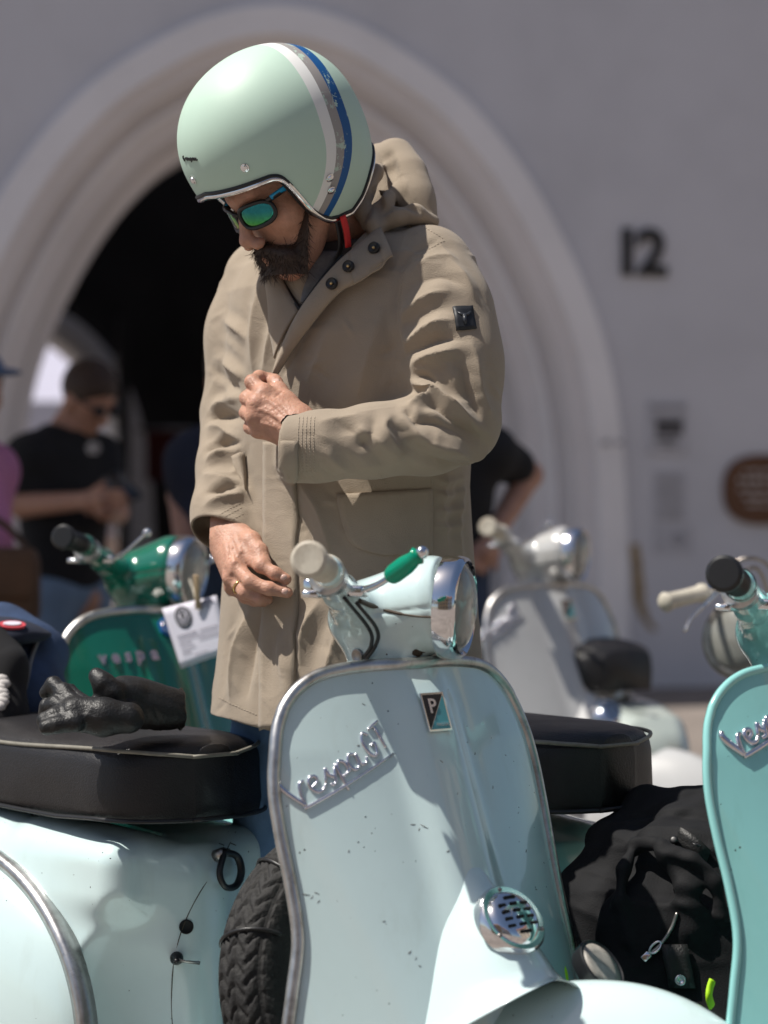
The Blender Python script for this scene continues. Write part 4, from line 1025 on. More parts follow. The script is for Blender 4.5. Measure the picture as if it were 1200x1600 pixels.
# ---- right sleeve: stacked cross wrinkles
for pts, w_, h in (([(350, 500), (368, 512), (384, 530)], .010, .006), ([(340, 560), (360, 572), (380, 592)], .010, .007), ([(330, 640), (350, 630), (380, 618)], .011, .008), ([(326, 668), (350, 672), (380, 690)], .011, .008), ([(322, 720), (345, 708), (378, 700)], .010, .007), ([(320, 742), (350, 750), (384, 770)], .011, .007), ([(318, 790), (345, 778), (380, 772)], .009, .005), ([(318, 810), (345, 812), (378, 806)], .008, .004)): fold(pts, w_, h)
for pts in ([(328, 655), (352, 650), (380, 655)], [(322, 705), (350, 692), (380, 690)], [(336, 580), (356, 600), (378, 615)], [(320, 768), (346, 764), (380, 760)]): fold(pts, .007, .007, valley=V)
# many small creases scattered over the cloth
rs = np.random.RandomState(11)
for _ in range(150):
    x, y = rs.uniform(318, 778), rs.uniform(372, 1120); a = rs.normal(.2 if y < 740 else 1.3, .7); l = rs.uniform(12, 46); q = [(x+l*t*math.cos(a)+4*math.sin(3*t), y+l*t*math.sin(a)) for t in (-.5, 0, .5)]
    hs_ = [base.hit(*p) for p in q]
    if any(h_[0] is None or abs(base.sample(h_[0][None])[0]) > .004 for h_ in hs_): continue
    if max(abs(hs_[0][0][1]-hs_[1][0][1]), abs(hs_[2][0][1]-hs_[1][0][1])) > .05: continue
    FOLDS.append((spline([h_[0] for h_ in hs_], 7), rs.uniform(.0035, .008), rs.choice([-1, 1, 1])*rs.uniform(.0008, .0024)))
WB = [(np.random.normal(size=3), np.random.uniform(14, 50), np.random.uniform(0, 6.28), np.random.uniform(.3, 1)) for _ in range(14)]
def cloth_h(V):
    o = disp(V)
    for k_, f_, ph, a_ in WB: o = o+np.sin(V @ (k_/np.linalg.norm(k_)*f_)+ph)*.028/f_*a_*.5
    return o
jme = jk.mesh('jacket', 1, False)
jv = np.zeros(len(jme.vertices)*3, np.float32); jme.vertices.foreach_get('co', jv); jv = jv.reshape(-1, 3).astype(float); jn = jk.grad(jv)
jv = jv+jn*cloth_h(jv)[:, None]; jme.vertices.foreach_set('co', jv.astype(np.float32).ravel()); jme.update()
jacket = mobj('jacket', jme, M_KHAKI)
class _J:
    "camera-ray hits on the folded cloth"
    def hit(s, px, py):
        p, n = jk.hit(px, py); return p+n*float(cloth_h(p[None])[0]), n
jkb = jk; jkf = _J()
# ---- pieces sewn on the jacket
def sheet_on(L, Rr, nu, nv, off, th, f=None, bow=0):
    "sheet between two pixel polylines, laid 'off' above the cloth, 'th' thick"
    f = f or jkf
    A = spline([np.array(p, float) for p in L], nv); B = spline([np.array(p, float) for p in Rr], nv); P = np.zeros((nv, nu, 3)); N = np.zeros((nv, nu, 3))
    for i in range(nv):
        for j in range(nu):
            q = A[i]+(B[i]-A[i])*j/(nu-1); p, n = f.hit(*q); P[i, j] = p; N[i, j] = n
    for _ in range(2):
        N[1:-1] = (N[:-2]+N[1:-1]*2+N[2:])/4; N[:, 1:-1] = (N[:, :-2]+N[:, 1:-1]*2+N[:, 2:])/4
    N /= np.linalg.norm(N, axis=2, keepdims=True)
    return thick(P+N*(off+th), -N*(th+.004))
def stitches(lines, name='stitching', off=.0003, f=None, step=5.0, r=.0006):
    f = f or jkf; mb = MB()
    for L in lines:
        A = spline([np.array(p, float) for p in L], 60); s = np.r_[0, np.cumsum(np.linalg.norm(np.diff(A, axis=0), axis=1))]
        for t in np.arange(0, s[-1]-step*.6, step):
            pts = []
            for u in (t, t+step*.62):
                q = [np.interp(u, s, A[:, k]) for k in (0, 1)]; p, n = f.hit(*q); pts.append(p+n*off)
            mb.add(tube(pts, r, 4))
    return mb
plk = mobj('placket', sheet_on([(416, 690), (415, 760), (414, 850), (413, 950), (411, 1050), (409, 1137)], [(466, 690), (465, 760), (466, 850), (467, 950), (464, 1050), (460, 1137)], 9, 60, .002, .0035), M_KHAKI, jacket)
flap = mobj('pocket_flap', sheet_on([(527, 772), (530, 798), (541, 834), (552, 852), (575, 862), (600, 868)], [(674, 764), (675, 785), (675, 806), (675, 830), (675, 852), (674, 866)], 14, 16, .001, .003), M_KHAKI, jacket)
rflap = mobj('pocket_flap', sheet_on([(366, 716), (370, 735), (380, 752)], [(384, 706), (386, 735), (386, 770)], 5, 8, .006, .004), M_KHAKI, jacket)
st = stitches([[(420, 700), (419, 850), (417, 1000), (414, 1130)], [(461, 760), (461, 850), (462, 950), (459, 1050), (455, 1130)], [(594, 742), (620, 790), (650, 850), (670, 885)], [(675, 745), (676, 800), (676, 870)],
    [(532, 778), (535, 800), (546, 833), (556, 848)], [(695, 376), (668, 389), (644, 404), (630, 428), (624, 465), (628, 520)], [(340, 1090), (375, 1106), (405, 1118)], [(470, 1120), (520, 1118), (560, 1112)],
    [(655, 350), (675, 362), (693, 372)], [(316, 840), (345, 812), (380, 792)], [(318, 850), (347, 822), (382, 802)], [(320, 832), (345, 803), (380, 784)]])
for k in range(5): 
    x = 468+k*6.0
    st2 = stitches([[(x, 652), (x-2, 690), (x, 742)]], step=4.4); st.add((st2.v, st2.f))
mobj('stitching', st.mesh('stitching'), M_THREAD, jacket, kind='stuff')
# leather patch with a bull-head relief on the upper sleeve
pt = mobj('sleeve_patch', sheet_on([(707, 479), (710, 498), (713, 516)], [(738, 478), (741, 497), (744, 514)], 7, 7, .001, .0022), mat('black_patch', (.012, .013, .016), rough=.5, vary=.2), jacket)
mb = MB()
for L in ([(714, 489), (719, 493), (724, 494.5), (729, 493), (734, 488)], [(724, 494), (725, 502), (726, 508)]):
    mb.add(tube([jkf.hit(*q)[0]+jkf.hit(*q)[1]*.0038 for q in L], [.0012, .002, .0026, .002, .0012][:len(L)] if len(L) == 5 else [.0032, .0026, .002], 8))
mobj('patch_emblem', mb.mesh('patch_emblem'), mat('patch_relief', (.03, .033, .04), rough=.35), pt)
# ---- collar band / left lapel with snaps, thrown open towards the hand
def lap(rows, th, mt, name, parent, nv=30, nu=9):
    A = spline([W(*p) for p in rows[0]], nv); B = spline([W(*p) for p in rows[1]], nv); P = np.array([[a+(b-a)*j/(nu-1) for j in range(nu)] for a, b in zip(A, B)])
    n = np.cross(P[1:, 1:]-P[:-1, :-1], P[1:, :-1]-P[:-1, 1:]).mean((0, 1)); n /= np.linalg.norm(n); n = n if n[1] < 0 else -n
    u = np.linspace(-1, 1, nu); P += n*(.006*(1-u**2))[None, :, None]
    for k in range(3): P += n*.0015*np.sin(np.linspace(0, 7+3*k, nv))[:, None, None]*np.linspace(0, 1, nu)[None, :, None]
    return mobj(name, thick(P, -n*th), mt, parent)
lapel = lap([[(592, 350, 3.45), (570, 372, 3.415), (528, 408, 3.388), (490, 452, 3.390), (458, 500, 3.398), (432, 560, 3.412), (424, 590, 3.412)], [(613, 398, 3.370), (590, 418, 3.364), (556, 440, 3.360), (532, 452, 3.366), (500, 488, 3.376), (455, 548, 3.400), (428, 592, 3.412)]], .004, M_KHAKI, 'lapel', jacket)
tab = lap([[(592, 349, 3.444), (572, 372, 3.411), (545, 395, 3.392)], [(614, 399, 3.366), (590, 419, 3.360), (553, 443, 3.356)]], .003, M_KHAKI, 'collar_tab', jacket, nv=14)
def snap(px, py, d, n=(-.45, -.85, .2)):
    Mx = frame(W(px, py, d), n, (0, 0, 1)); s_ = mobj('snap_button', MB().add(lathe([(.0085, -.003), (.0085, .002), (.0072, .0034), (.0055, .0026), (.0042, .0022)], 24, Mx)).mesh('snap_button', True, 40), M_BLACK, jacket)
SNP = ((584, 387, 3.376), (544, 416, 3.366), (518, 443, 3.366))
for p in SNP: snap(*p)
mb = MB()
for p in [(a, b, c-.0025) for a, b, c in SNP]: mb.add(lathe([(.0022, -.001), (.0022, .002), (.001, .003)], 10, frame(W(*p), (-.45, -.85, .2), (0, 0, 1))))
mobj('snap_stud', mb.mesh('snap_stud'), mat('brass', (.6, .42, .2), rough=.3, metal=1), jacket, kind='stuff')
rl = lap([[(428, 394, 3.485), (438, 430, 3.452), (452, 460, 3.430), (468, 482, 3.414)], [(410, 396, 3.50), (414, 450, 3.462), (421, 520, 3.436), (428, 560, 3.425)]], .004, M_KHAKI, 'lapel', jacket)
# dark lining inside the open neck, zip edges and the grey shirt
lap([[(430, 398, 3.505), (444, 440, 3.475), (468, 482, 3.432)], [(566, 372, 3.455), (515, 428, 3.425), (470, 490, 3.418)]], .004, M_KHAKID, 'lining', jacket)
shirt = lap([[(466, 400, 3.46), (469, 440, 3.44), (471, 474, 3.424)], [(532, 392, 3.428), (508, 428, 3.419), (476, 474, 3.416)]], .004, mat('grey_knit', (.16, .16, .165), rough=.9, vary=.2, vscale=90), 'shirt', man)
M_ZIP = mat('black_zip', (.01, .01, .011), rough=.45)
mb = MB()
for L in ([(431, 405, 3.485), (443, 440, 3.455), (455, 462, 3.435), (468, 483, 3.413)], [(534, 400, 3.400), (512, 424, 3.396), (490, 453, 3.393), (470, 482, 3.398)]):
    A = spline([W(*p) for p in L], 30); mb.add(tube(A, .0026, 6))
    for p in A: mb.add(box(p, (.006, .004, .0022)))
mobj('zip', mb.mesh('zip'), M_ZIP, jacket, kind='stuff')
# ---- hood bunched behind the neck, and the stand-up collar
hd = SDF(W(500, 440, 3.7)-np.array([0, .42, 0]), W(720, 200, 3.4)+np.array([.02, .42, .02]), .0035)
def hchain(pts, kk=.02):
    for a, b in zip(pts, pts[1:]): hd.add(s_cone(W(*a[:3]), W(*b[:3]), a[3], b[3]), kk)
# outer roll of the hood, from behind the helmet down the back
hchain([(592, 238, 3.60, .014), (618, 246, 3.56, .020), (636, 274, 3.53, .022), (648, 312, 3.505, .022), (664, 345, 3.49, .018)], .035)
hchain([(584, 262, 3.62, .022), (606, 282, 3.58, .032), (620, 312, 3.56, .034), (630, 345, 3.55, .034)], .016)
hchain([(578, 285, 3.66, .04), (600, 320, 3.63, .05), (600, 360, 3.60, .05)], .03)
# lower roll: hood seam over the shoulder
hchain([(600, 352, 3.45, .010), (622, 338, 3.445, .013), (648, 334, 3.45, .013), (676, 346, 3.465, .010)], .010)
# inner fold standing up against the helmet
hchain([(574, 352, 3.455, .009), (566, 330, 3.465, .010), (572, 300, 3.48, .011), (590, 268, 3.50, .009), (600, 256, 3.52, .006)], .012)
hchain([(590, 380, 3.430, .008), (586, 352, 3.440, .011), (600, 318, 3.46, .012), (622, 296, 3.49, .012), (634, 300, 3.50, .010)], .010)
def hf(pts, w_, valley=True, k=.006):
    for a, b in zip(pts, pts[1:]):
        pa, pb = hd.hit(*a), hd.hit(*b)
        if pa[0] is None or pb[0] is None: continue
        o = w_*.45; pr = s_cone(pa[0]+pa[1]*(o if valley else -o), pb[0]+pb[1]*(o if valley else -o), w_, w_*.8); hd.op(pr, k, 'sub' if valley else 'add')
hf([(606, 246), (612, 266), (618, 290), (624, 312)], .006, True, .014); hf([(585, 300), (592, 322), (594, 345)], .008)
hf([(604, 330), (630, 322), (656, 332)], .005); 
hood = mobj('hood', hd.mesh('hood'), M_KHAKI, jacket)
# ---- head in the helmet
PSI, ALP = R(59), R(34)
hx = np.array([-math.sin(PSI), -math.cos(PSI), 0]); fz = np.array([hx[0]*math.cos(ALP), hx[1]*math.cos(ALP), -math.sin(ALP)]); lf = np.array([math.cos(PSI), -math.sin(PSI), 0]); uz = np.cross(fz, lf); uz = uz if uz[2] > 0 else -uz
HO = W(427, 212, 3.425); HR = np.stack([fz, lf, uz], 1)          # columns: forward, left, up
def hp(f, l, u): return HO+HR @ np.array([f, l, u])
HMx = Matrix(((fz[0], lf[0], uz[0], HO[0]), (fz[1], lf[1], uz[1], HO[1]), (fz[2], lf[2], uz[2], HO[2]), (0, 0, 0, 1)))
neckb = W(556, 372, 3.56)
bh = SDF(np.minimum(HO-.2, neckb-.12), HO+.17, .0032)
bh.add(s_ell(hp(-.005, 0, .0), (.100, .079, .1), HR)).add(s_cone(hp(.045, 0, -.05), hp(.050, 0, -.135), .058, .042), .03)
for s_ in (1, -1):
    bh.add(s_ell(hp(.062, s_*.040, -.092), (.030, .026, .028), HR), .02).add(s_cone(hp(.01, s_*.055, -.11), hp(.068, s_*.016, -.162), .018, .016), .03)
    bh.add(s_cone(hp(.090, s_*.032, -.046), hp(.099, s_*.008, -.048), .009, .011), .012)
    bh.cut(s_ell(hp(.106, s_*.031, -.070), (.014, .019, .013), HR), .012)
    bh.add(s_ell(hp(.088, s_*.031, -.070), (.012, .013, .012), HR), .002)
    bh.add(s_ell(hp(.112, s_*.0125, -.112), (.011, .0075, .008), HR), .008)
    bh.add(s_cone(hp(.090, s_*.024, -.142), hp(.105, s_*.004, -.136), .0065, .0075), .006)
    bh.add(s_cone(hp(.089, s_*.020, -.150), hp(.102, s_*.0, -.150), .006, .0085), .006)
bh.add(s_cone(hp(.098, 0, -.055), hp(.118, 0, -.099), .0075, .0092), .010).add(s_ell(hp(.1195, 0, -.102), (.0105, .0092, .0085), HR), .008)
bh.add(s_cone(hp(.083, 0, -.168), hp(.078, 0, -.175), .017, .015), .02)
bh.add(s_cone(hp(-.02, 0, -.06), neckb-np.array([0,0,.03]), .056, .050), .03)
# beard: a shell round jaw, chin and lip
bd_ = SDF(HO-.2, HO+.05, .003)
for s_ in (1, -1):
    bd_.add(s_cone(hp(.016, s_*.068, -.085), hp(.034, s_*.062, -.135), .018, .030), .02).add(s_cone(hp(.034, s_*.060, -.140), hp(.078, s_*.022, -.182), .031, .030), .02)
    bd_.add(s_cone(hp(.106, s_*.006, -.1265), hp(.090, s_*.033, -.148), .0095, .013), .008).add(s_cone(hp(.088, s_*.031, -.146), hp(.076, s_*.026, -.17), .010, .016), .01)
bd_.add(s_cone(hp(.072, 0, -.178), hp(.040, 0, -.185), .042, .030), .02)
bd_.add(s_cone(hp(.084, 0, -.178), hp(.066, 0, -.222), .034, .024), .02)
beardm = bd_.mesh('beard'); 
# hair tufts on the beard's surface
bv = np.zeros(len(beardm.vertices)*3, np.float32); beardm.vertices.foreach_get('co', bv); bv = bv.reshape(-1, 3); bn = bd_.grad(bv)
ids = np.random.choice(len(bv), min(14000, len(bv)), replace=False); mb = MB()
hv = []; hfc = []
down = np.array(uz)*-1
for i in ids:
    if bn[i] @ np.array([0, -1, 0]) < -.35: continue
    p = bv[i]-bn[i]*.002; d = down*.75+bn[i]*.55+np.random.normal(size=3)*.35; d /= np.linalg.norm(d); l = random.uniform(.008, .022); sd = np.cross(d, np.random.normal(size=3)); sd /= np.linalg.norm(sd); m_ = p+d*l*.55; t_ = p+d*l-bn[i]*l*.15
    n0 = len(hv); hv += [p-sd*.0004, p+sd*.0004, m_+sd*.00035, m_-sd*.00035, t_]; hfc += [(n0, n0+1, n0+2, n0+3), (n0+3, n0+2, n0+4)]
# ---- hands
def bone(f, pts, k=.006):
    for a, b in zip(pts, pts[1:]): f.add(s_cone(W(*a[:3]), W(*b[:3]), a[3], b[3]), k)
lh = SDF(W(365, 720, 3.42)-np.array([.0, .12, .0]), W(500, 570, 3.42)+np.array([.0, .03, .0]), .0015)
bone(lh, [(520, 693, 3.318, .030), (478, 680, 3.322, .0275), (462, 668, 3.325, .0265)], .02)
# back of the hand
for a, b in (((464, 652, 3.330, .0185), (413, 614, 3.345, .0125)), ((464, 662, 3.322, .0195), (401, 630, 3.333, .0125)), ((464, 674, 3.322, .0195), (398, 651, 3.333, .0120)), ((468, 684, 3.328, .018), (404, 671, 3.342, .0112))): lh.add(s_cone(W(*a[:3]), W(*b[:3]), a[3], b[3]), .014)
lh.add(s_cone(W(440, 650, 3.36), W(415, 645, 3.365), .020, .018), .02)
for q in ((412, 613, 3.338), (400, 630, 3.327), (397, 651, 3.328), (403, 671, 3.338)): lh.add(s_ell(W(*q), .0095), .010)
bone(lh, [(412, 613, 3.345, .0108), (394, 597, 3.362, .0096), (405, 589, 3.385, .0086), (422, 591, 3.398, .0078)])
bone(lh, [(400, 630, 3.335, .0108), (386, 622, 3.362, .0096), (396, 612, 3.392, .0088), (412, 610, 3.402, .008)])
bone(lh, [(397, 651, 3.335, .0104), (385, 645, 3.362, .0093), (394, 636, 3.39, .0085), (410, 634, 3.40, .008)])
bone(lh, [(403, 671, 3.343, .0096), (391, 668, 3.364, .0085), (399, 662, 3.385, .0078), (412, 658, 3.394, .0072)])
bone(lh, [(466, 652, 3.332, .0165), (448, 629, 3.345, .0135), (436, 612, 3.362, .0112), (429, 594, 3.385, .0092)], .010)
lh.add(s_ell(W(430, 598, 3.378), .0095), .006)
for L in ([(452, 655), (432, 634), (414, 622)], [(455, 664), (428, 647), (408, 640)], [(458, 676), (430, 666), (410, 662)]):   # tendons, veins
    Q = [lh.hit(*q) for q in L]
    for a, b in zip(Q, Q[1:]): lh.add(s_cone(a[0]-a[1]*.0012, b[0]-b[1]*.0012, .0020, .0018), .005)
for L in ([(444, 662), (432, 652), (424, 640), (416, 636)], [(440, 680), (425, 660), (420, 655)]):
    Q = [lh.hit(*q) for q in L]
    for a, b in zip(Q, Q[1:]): lh.add(s_cone(a[0]-a[1]*.0006, b[0]-b[1]*.0006, .0014, .0014), .003)
for L in ([(390, 592), (396, 600)], [(384, 616), (390, 626)], [(441, 612), (432, 618)], [(438, 616), (430, 621)]):
    Q = [lh.hit(*q) for q in L]
    for a, b in zip(Q, Q[1:]): lh.cut(s_cone(a[0]+a[1]*.0004, b[0]+b[1]*.0004, .001, .001), .002)
rh = SDF(W(320, 950, 3.4)-np.array([.0, .06, .0]), W(470, 790, 3.55)+np.array([.0, .04, .0]), .0015)
bone(rh, [(352, 790, 3.56, .030), (354, 826, 3.52, .0275), (356, 842, 3.505, .0265)], .02)
for a, b in (((372, 838, 3.492, .019), (381, 866, 3.447, .0125)), ((362, 842, 3.488, .020), (368, 884, 3.437, .0125)), ((354, 846, 3.492, .0195), (362, 902, 3.440, .0118)), ((348, 850, 3.50, .018), (364, 917, 3.455, .0108))): rh.add(s_cone(W(*a[:3]), W(*b[:3]), a[3], b[3]), .014)
for q in ((381, 866, 3.440), (368, 885, 3.430), (361, 903, 3.433), (363, 917, 3.450)): rh.add(s_ell(W(*q), .0092), .010)
bone(rh, [(381, 866, 3.446, .0110), (408, 884, 3.412, .0098), (430, 896, 3.401, .0088), (447, 905, 3.400, .0078)])
bone(rh, [(368, 885, 3.436, .0110), (391, 909, 3.405, .0098), (420, 920, 3.396, .0088), (449, 926, 3.397, .0078)])
bone(rh, [(361, 903, 3.438, .0104), (383, 926, 3.412, .0092), (404, 936, 3.408, .0082), (418, 937, 3.412, .0074)])
bone(rh, [(363, 917, 3.453, .0094), (383, 933, 3.436, .0084), (400, 940, 3.434, .0076), (412, 941, 3.437, .007)])
bone(rh, [(372, 832, 3.485, .0165), (392, 846, 3.452, .0135), (405, 862, 3.432, .0110), (413, 878, 3.418, .0090)], .010)
for L in ([(366, 842), (376, 862)], [(360, 848), (366, 878)], [(352, 850), (360, 894)]):
    Q = [rh.hit(*q) for q in L]
    for a, b in zip(Q, Q[1:]): rh.add(s_cone(a[0]-a[1]*.0012, b[0]-b[1]*.0012, .0019, .0018), .005)
for L in ([(362, 856), (358, 872), (352, 885)], [(378, 850), (372, 870)]):
    Q = [rh.hit(*q) for q in L]
    for a, b in zip(Q, Q[1:]): rh.add(s_cone(a[0]-a[1]*.0006, b[0]-b[1]*.0006, .0014, .0014), .003)
# legs, hips (mostly hidden): with the boots they stand on the paving
lg = SDF((-.42, 3.25, -.005), (.30, 3.95, .98), .009)
Lx, Fx = np.array(LF), np.array(FW); mc = np.array(W(543, 771, 3.55)); mc[2] = 0
def mp(f, l, z): return mc+Fx*f+Lx*l+np.array([0, 0, z])
for s_ in (1, -1):
    bone_ = [(mp(.0, s_*.095, .93), .105), (mp(.02, s_*.105, .72), .088), (mp(.03, s_*.115, .48), .066), (mp(.0, s_*.12, .30), .062), (mp(-.01, s_*.125, .09), .052)]
    for (a, ra), (b, rb) in zip(bone_, bone_[1:]): lg.add(s_cone(a, b, ra, rb), .02)
def joined(name, parts, sm=True):
    "several closed skins that overlap inside sleeves and collar, as one body mesh"
    bm = bmesh.new()
    for m_ in parts: bm.from_mesh(m_)
    me = bpy.data.meshes.new(name); bm.to_mesh(me); bm.free(); me.shade_smooth(); return me
core = SDF((-.36, 3.25, .78), (.24, 3.90, 1.52), .010)
core.op(ring_sdf([(z, x, y, a-.03, b-.03) for z, x, y, a, b in TOR if z < 1.42]), 0, 'add', .03)
for pts in (LARM, LFOR[:-2], RARM, RFOR[:-2]): 
    for a, b in zip(pts, pts[1:]): core.add(s_cone(W(*a[:3]), W(*b[:3]), a[3]-.022, b[3]-.022), .02)
body = mobj('body', joined('body', [bh.mesh('head'), core.mesh('core'), lh.mesh('hand'), rh.mesh('hand')]), M_SKIN)
mobj('jeans', lg.mesh('jeans'), M_JEANS)
for s_ in (1, -1):
    c = mp(.06, s_*.125, 0); Mx = frame(c, Fx, (0, 0, 1)); sh_ = SDF((-.18, -.07, -.005), (.2, .07, .16), .006)
    sh_.add(s_cone((-.09, 0, .05), (.10, 0, .035), .045, .04)).add(s_cone((-.08, 0, .05), (-.085, 0, .13), .045, .05), .03); sh_.plane((0, 0, .002), (0, 0, -1))
    o = mobj('boot', sh_.mesh('boot'), M_LEATHER); o.matrix_local = Matrix.Translation(-man.location) @ Mx
beard = mobj('beard', beardm, M_BEARD)
mobj('beard_hair', (hv, hfc), M_BEARD, beard, kind='stuff')
# nails and the wedding ring
def nail(f, px, py, r=.0052, asp=1.3, ang=0):
    p, n = f.hit(px, py); Mx = frame(p-n*.0012, n, (math.sin(R(ang)), 0, math.cos(R(ang)))); return MB().add(sph((0, 0, 0), (.0022, r, r*asp), 12, Mx)).mesh('nail')
M_NAIL = mat('finger_nail', (.62, .40, .33), rough=.25, vary=.05)
for a in ((lh, 430.5, 594.5, .0058, 1.25, -15), (rh, 443, 902, .0045, 1.2, 70), (rh, 445, 924, .0045, 1.2, 75)): mobj('nail', nail(*a), M_NAIL, body)
a, b = np.array(W(361, 903, 3.438)), np.array(W(383, 926, 3.412)); t_ = (b-a)/np.linalg.norm(b-a); c = a+(b-a)*.62; u_ = np.cross(t_, [0, 1, 0]); u_ /= np.linalg.norm(u_); w_ = np.cross(t_, u_)
mobj('ring', tube([c+(u_*math.cos(q)+w_*math.sin(q))*.0104 for q in np.linspace(0, 2*math.pi, 25)[:-1]], .0017, 8, True, flat=1.0), mat('gold', (.75, .52, .22), rough=.2, metal=1), body)
# ---- helmet
def hel_r(d):
    "outer shell radius along unit direction (forward, left, up)"
    a = np.array([.1385 if d[0] > 0 else .130, .1215, .1265 if d[2] > 0 else .165]); e = 2.12
    return 1/((abs(d[0])/a[0])**e+(abs(d[1])/a[1])**e+(abs(d[2])/a[2])**e)**(1/e)
# lower edge: polar angle from the crown for each azimuth (0 = front)
EDG = np.array([(0, 97.6), (19, 99.8), (37, 102.3), (48, 104.0), (53, 107), (55.5, 113), (57, 123), (58.5, 134), (63, 143), (70, 149), (80, 152), (101, 154.5), (116, 149), (130, 138), (150, 128), (180, 124)], float)
def edge_ang(az): a = abs((az+180) % 360-180); return float(np.interp(a, EDG[:, 0], EDG[:, 1]))
AZ = np.linspace(0, 360, 481)[:-1]
raw = np.array([edge_ang(a) for a in AZ]); edg = np.array([np.average(np.take(raw, range(i-3, i+4), mode='wrap'), weights=[1,2,3,4,3,2,1]) for i in range(len(AZ))])
def hdir(az, th): a, t = R(az), R(th); return np.array([math.sin(t)*math.cos(a), math.sin(t)*math.sin(a), math.cos(t)])
def hpt(az, th, off=0): d = hdir(az, th); return d*(hel_r(d)+off)
mb = MB(); rows = [[hpt(a, .4+(e-.4)*k/60) for a, e in zip(AZ, edg)] for k in range(61)]
inner = [[hpt(a, .4+(e-.4)*k/30, -.022) for a, e in zip(AZ, edg)] for k in range(30, -1, -1)]
mb.add(loft(rows+inner, True, True))
M_HEL = mat('helmet_satin_mint', (.455, .60, .505), rough=.52, vary=.03, vscale=8, coat=.0, spec=.42)
nt = M_HEL.node_tree; b_ = nt.nodes['Principled BSDF']; Lk = nt.links.new; tc = [n for n in nt.nodes if n.type == 'TEX_COORD'][0]; src = b_.inputs['Base Color'].links[0].from_socket
sx = nd(nt, 'ShaderNodeSeparateXYZ'); Lk(tc.outputs['Object'], sx.inputs[0])
def mth(op, a, b=None, c=None):
    n = nd(nt, 'ShaderNodeMath', operation=op)
    for i, q in enumerate((a, b, c)):
        if q is None: continue
        if isinstance(q, (int, float)): n.inputs[i].default_value = q
        else: Lk(q, n.inputs[i])
    return n.outputs[0]
zz = mth('MULTIPLY', sx.outputs[2], -1.0)
q0 = mth('MAXIMUM', mth('SUBTRACT', zz, .02), 0.0); curve = mth('MULTIPLY', mth('MULTIPLY', q0, q0), 5.5)      # stripes swing forward below
sw = mth('ADD', mth('SUBTRACT', sx.outputs[0], curve), mth('MULTIPLY_ADD', sx.outputs[2], .27, .010))
scr = nd(nt, 'ShaderNodeTexNoise', Scale=26.0, Detail=9.0, Roughness=.75); Lk(tc.outputs['Object'], scr.inputs['Vector'])
vs = nd(nt, 'ShaderNodeTexVoronoi', Scale=16.0, feature='DISTANCE_TO_EDGE'); Lk(tc.outputs['Object'], vs.inputs['Vector'])
wear = mth('MULTIPLY', mth('GREATER_THAN', scr.outputs['Fac'], .585), 1.0); wl = mth('MULTIPLY', mth('LESS_THAN', vs.outputs['Distance'], .006), mth('GREATER_THAN', scr.outputs['Fac'], .52)); wear = mth('MAXIMUM', wear, wl)
c_prev = src
for x0, x1, col_, wr in ((.001, -.018, (.72, .72, .70), .0), (-.018, -.035, (.30, .28, .27), .75), (-.035, -.053, (.008, .085, .26), .9)):
    m_ = mth('MULTIPLY', mth('LESS_THAN', sw, x0), mth('GREATER_THAN', sw, x1)); m_ = mth('MULTIPLY', m_, mth('SUBTRACT', 1.0, mth('MULTIPLY', wear, wr)))
    x_ = nd(nt, 'ShaderNodeMix', data_type='RGBA'); Lk(m_, x_.inputs[0]); Lk(c_prev, x_.inputs[6]); x_.inputs[7].default_value = (*col_, 1); c_prev = x_.outputs[2]
Lk(c_prev, b_.inputs['Base Color'])
helmet = mobj('helmet', mb.mesh('helmet'), M_HEL); helmet.matrix_local = Matrix.Translation(-man.location) @ HMx
ep = [hpt(a, e, -.002) for a, e in zip(AZ, edg)]
obj('helmet_trim', tube([p*1.012+np.array([0, 0, -.001]) for p in ep], .0042, 8, True), M_CHROME, helmet)
obj('rubber_edge', tube([hpt(a, e-1.8, .0006) for a, e in zip(AZ, edg)], .0030, 8, True), M_BLACK, helmet)
obj('helmet_lining', tube([hpt(a, e-.5, -.014) for a, e in zip(AZ, edg)], .0115, 10, True), mat('black_lining', (.012, .012, .012), rough=.9), helmet)
def stud(az, th):
    d = hdir(az, th); p = hpt(az, th); s_ = obj('stud', MB().add(lathe([(.0062, -.001), (.0062, .0012), (.0048, .0018), (.0044, .0034), (.002, .0046), (.0004, .0048)], 20, frame(p, d, (0, 0, 1)))).mesh('stud', True, 40), M_CHROME, helmet)
def hel_at(px, py):
    "azimuth / polar angle of the shell seen at a photo pixel"
    o = np.array([0, 0, EYE]); d = np.array([(px-600)/F, 1, -(py-771)/F])
    for t in np.arange(3.25, 3.65, .0006):
        q = HR.T @ (o+d*t-HO); r = np.linalg.norm(q)
        if r <= hel_r(q/r): return math.degrees(math.atan2(q[1], q[0])), math.degrees(math.acos(q[2]/r))
    return None
for q in ((303, 281), (383, 262), (515, 278), (517, 297)):
    a = hel_at(*q)
    if a: stud(*a)
mb = MB()
for ch in 'Vespa':
    for st_ in SCRIPT[ch]:
        out = []
        for a, b in spline(st_, 4*len(st_)):
            h_ = hel_at(287+a*4.6, 250-b*4.4*.82+a*.05)
            if h_: out.append(hpt(*h_, .0005))
        if len(out) > 2: mb.add(tube(out, .0011, 5))
obj('helmet_lettering', mb.mesh('helmet_lettering'), M_BLACK, helmet, kind='stuff')
# chin strap
mobj('chin_strap', tube(spline([hp(.012, .077, -.11), hp(.018, .073, -.14), hp(.030, .064, -.175), hp(.05, .03, -.205)], 16), .006, 6, flat=.3), M_BLACK)
mobj('strap_tab', tube(spline([hp(.010, .080, -.135), hp(.014, .077, -.155), hp(.022, .072, -.178)], 10), .0065, 6, flat=.35), mat('red_strap', (.55, .02, .02), rough=.6))
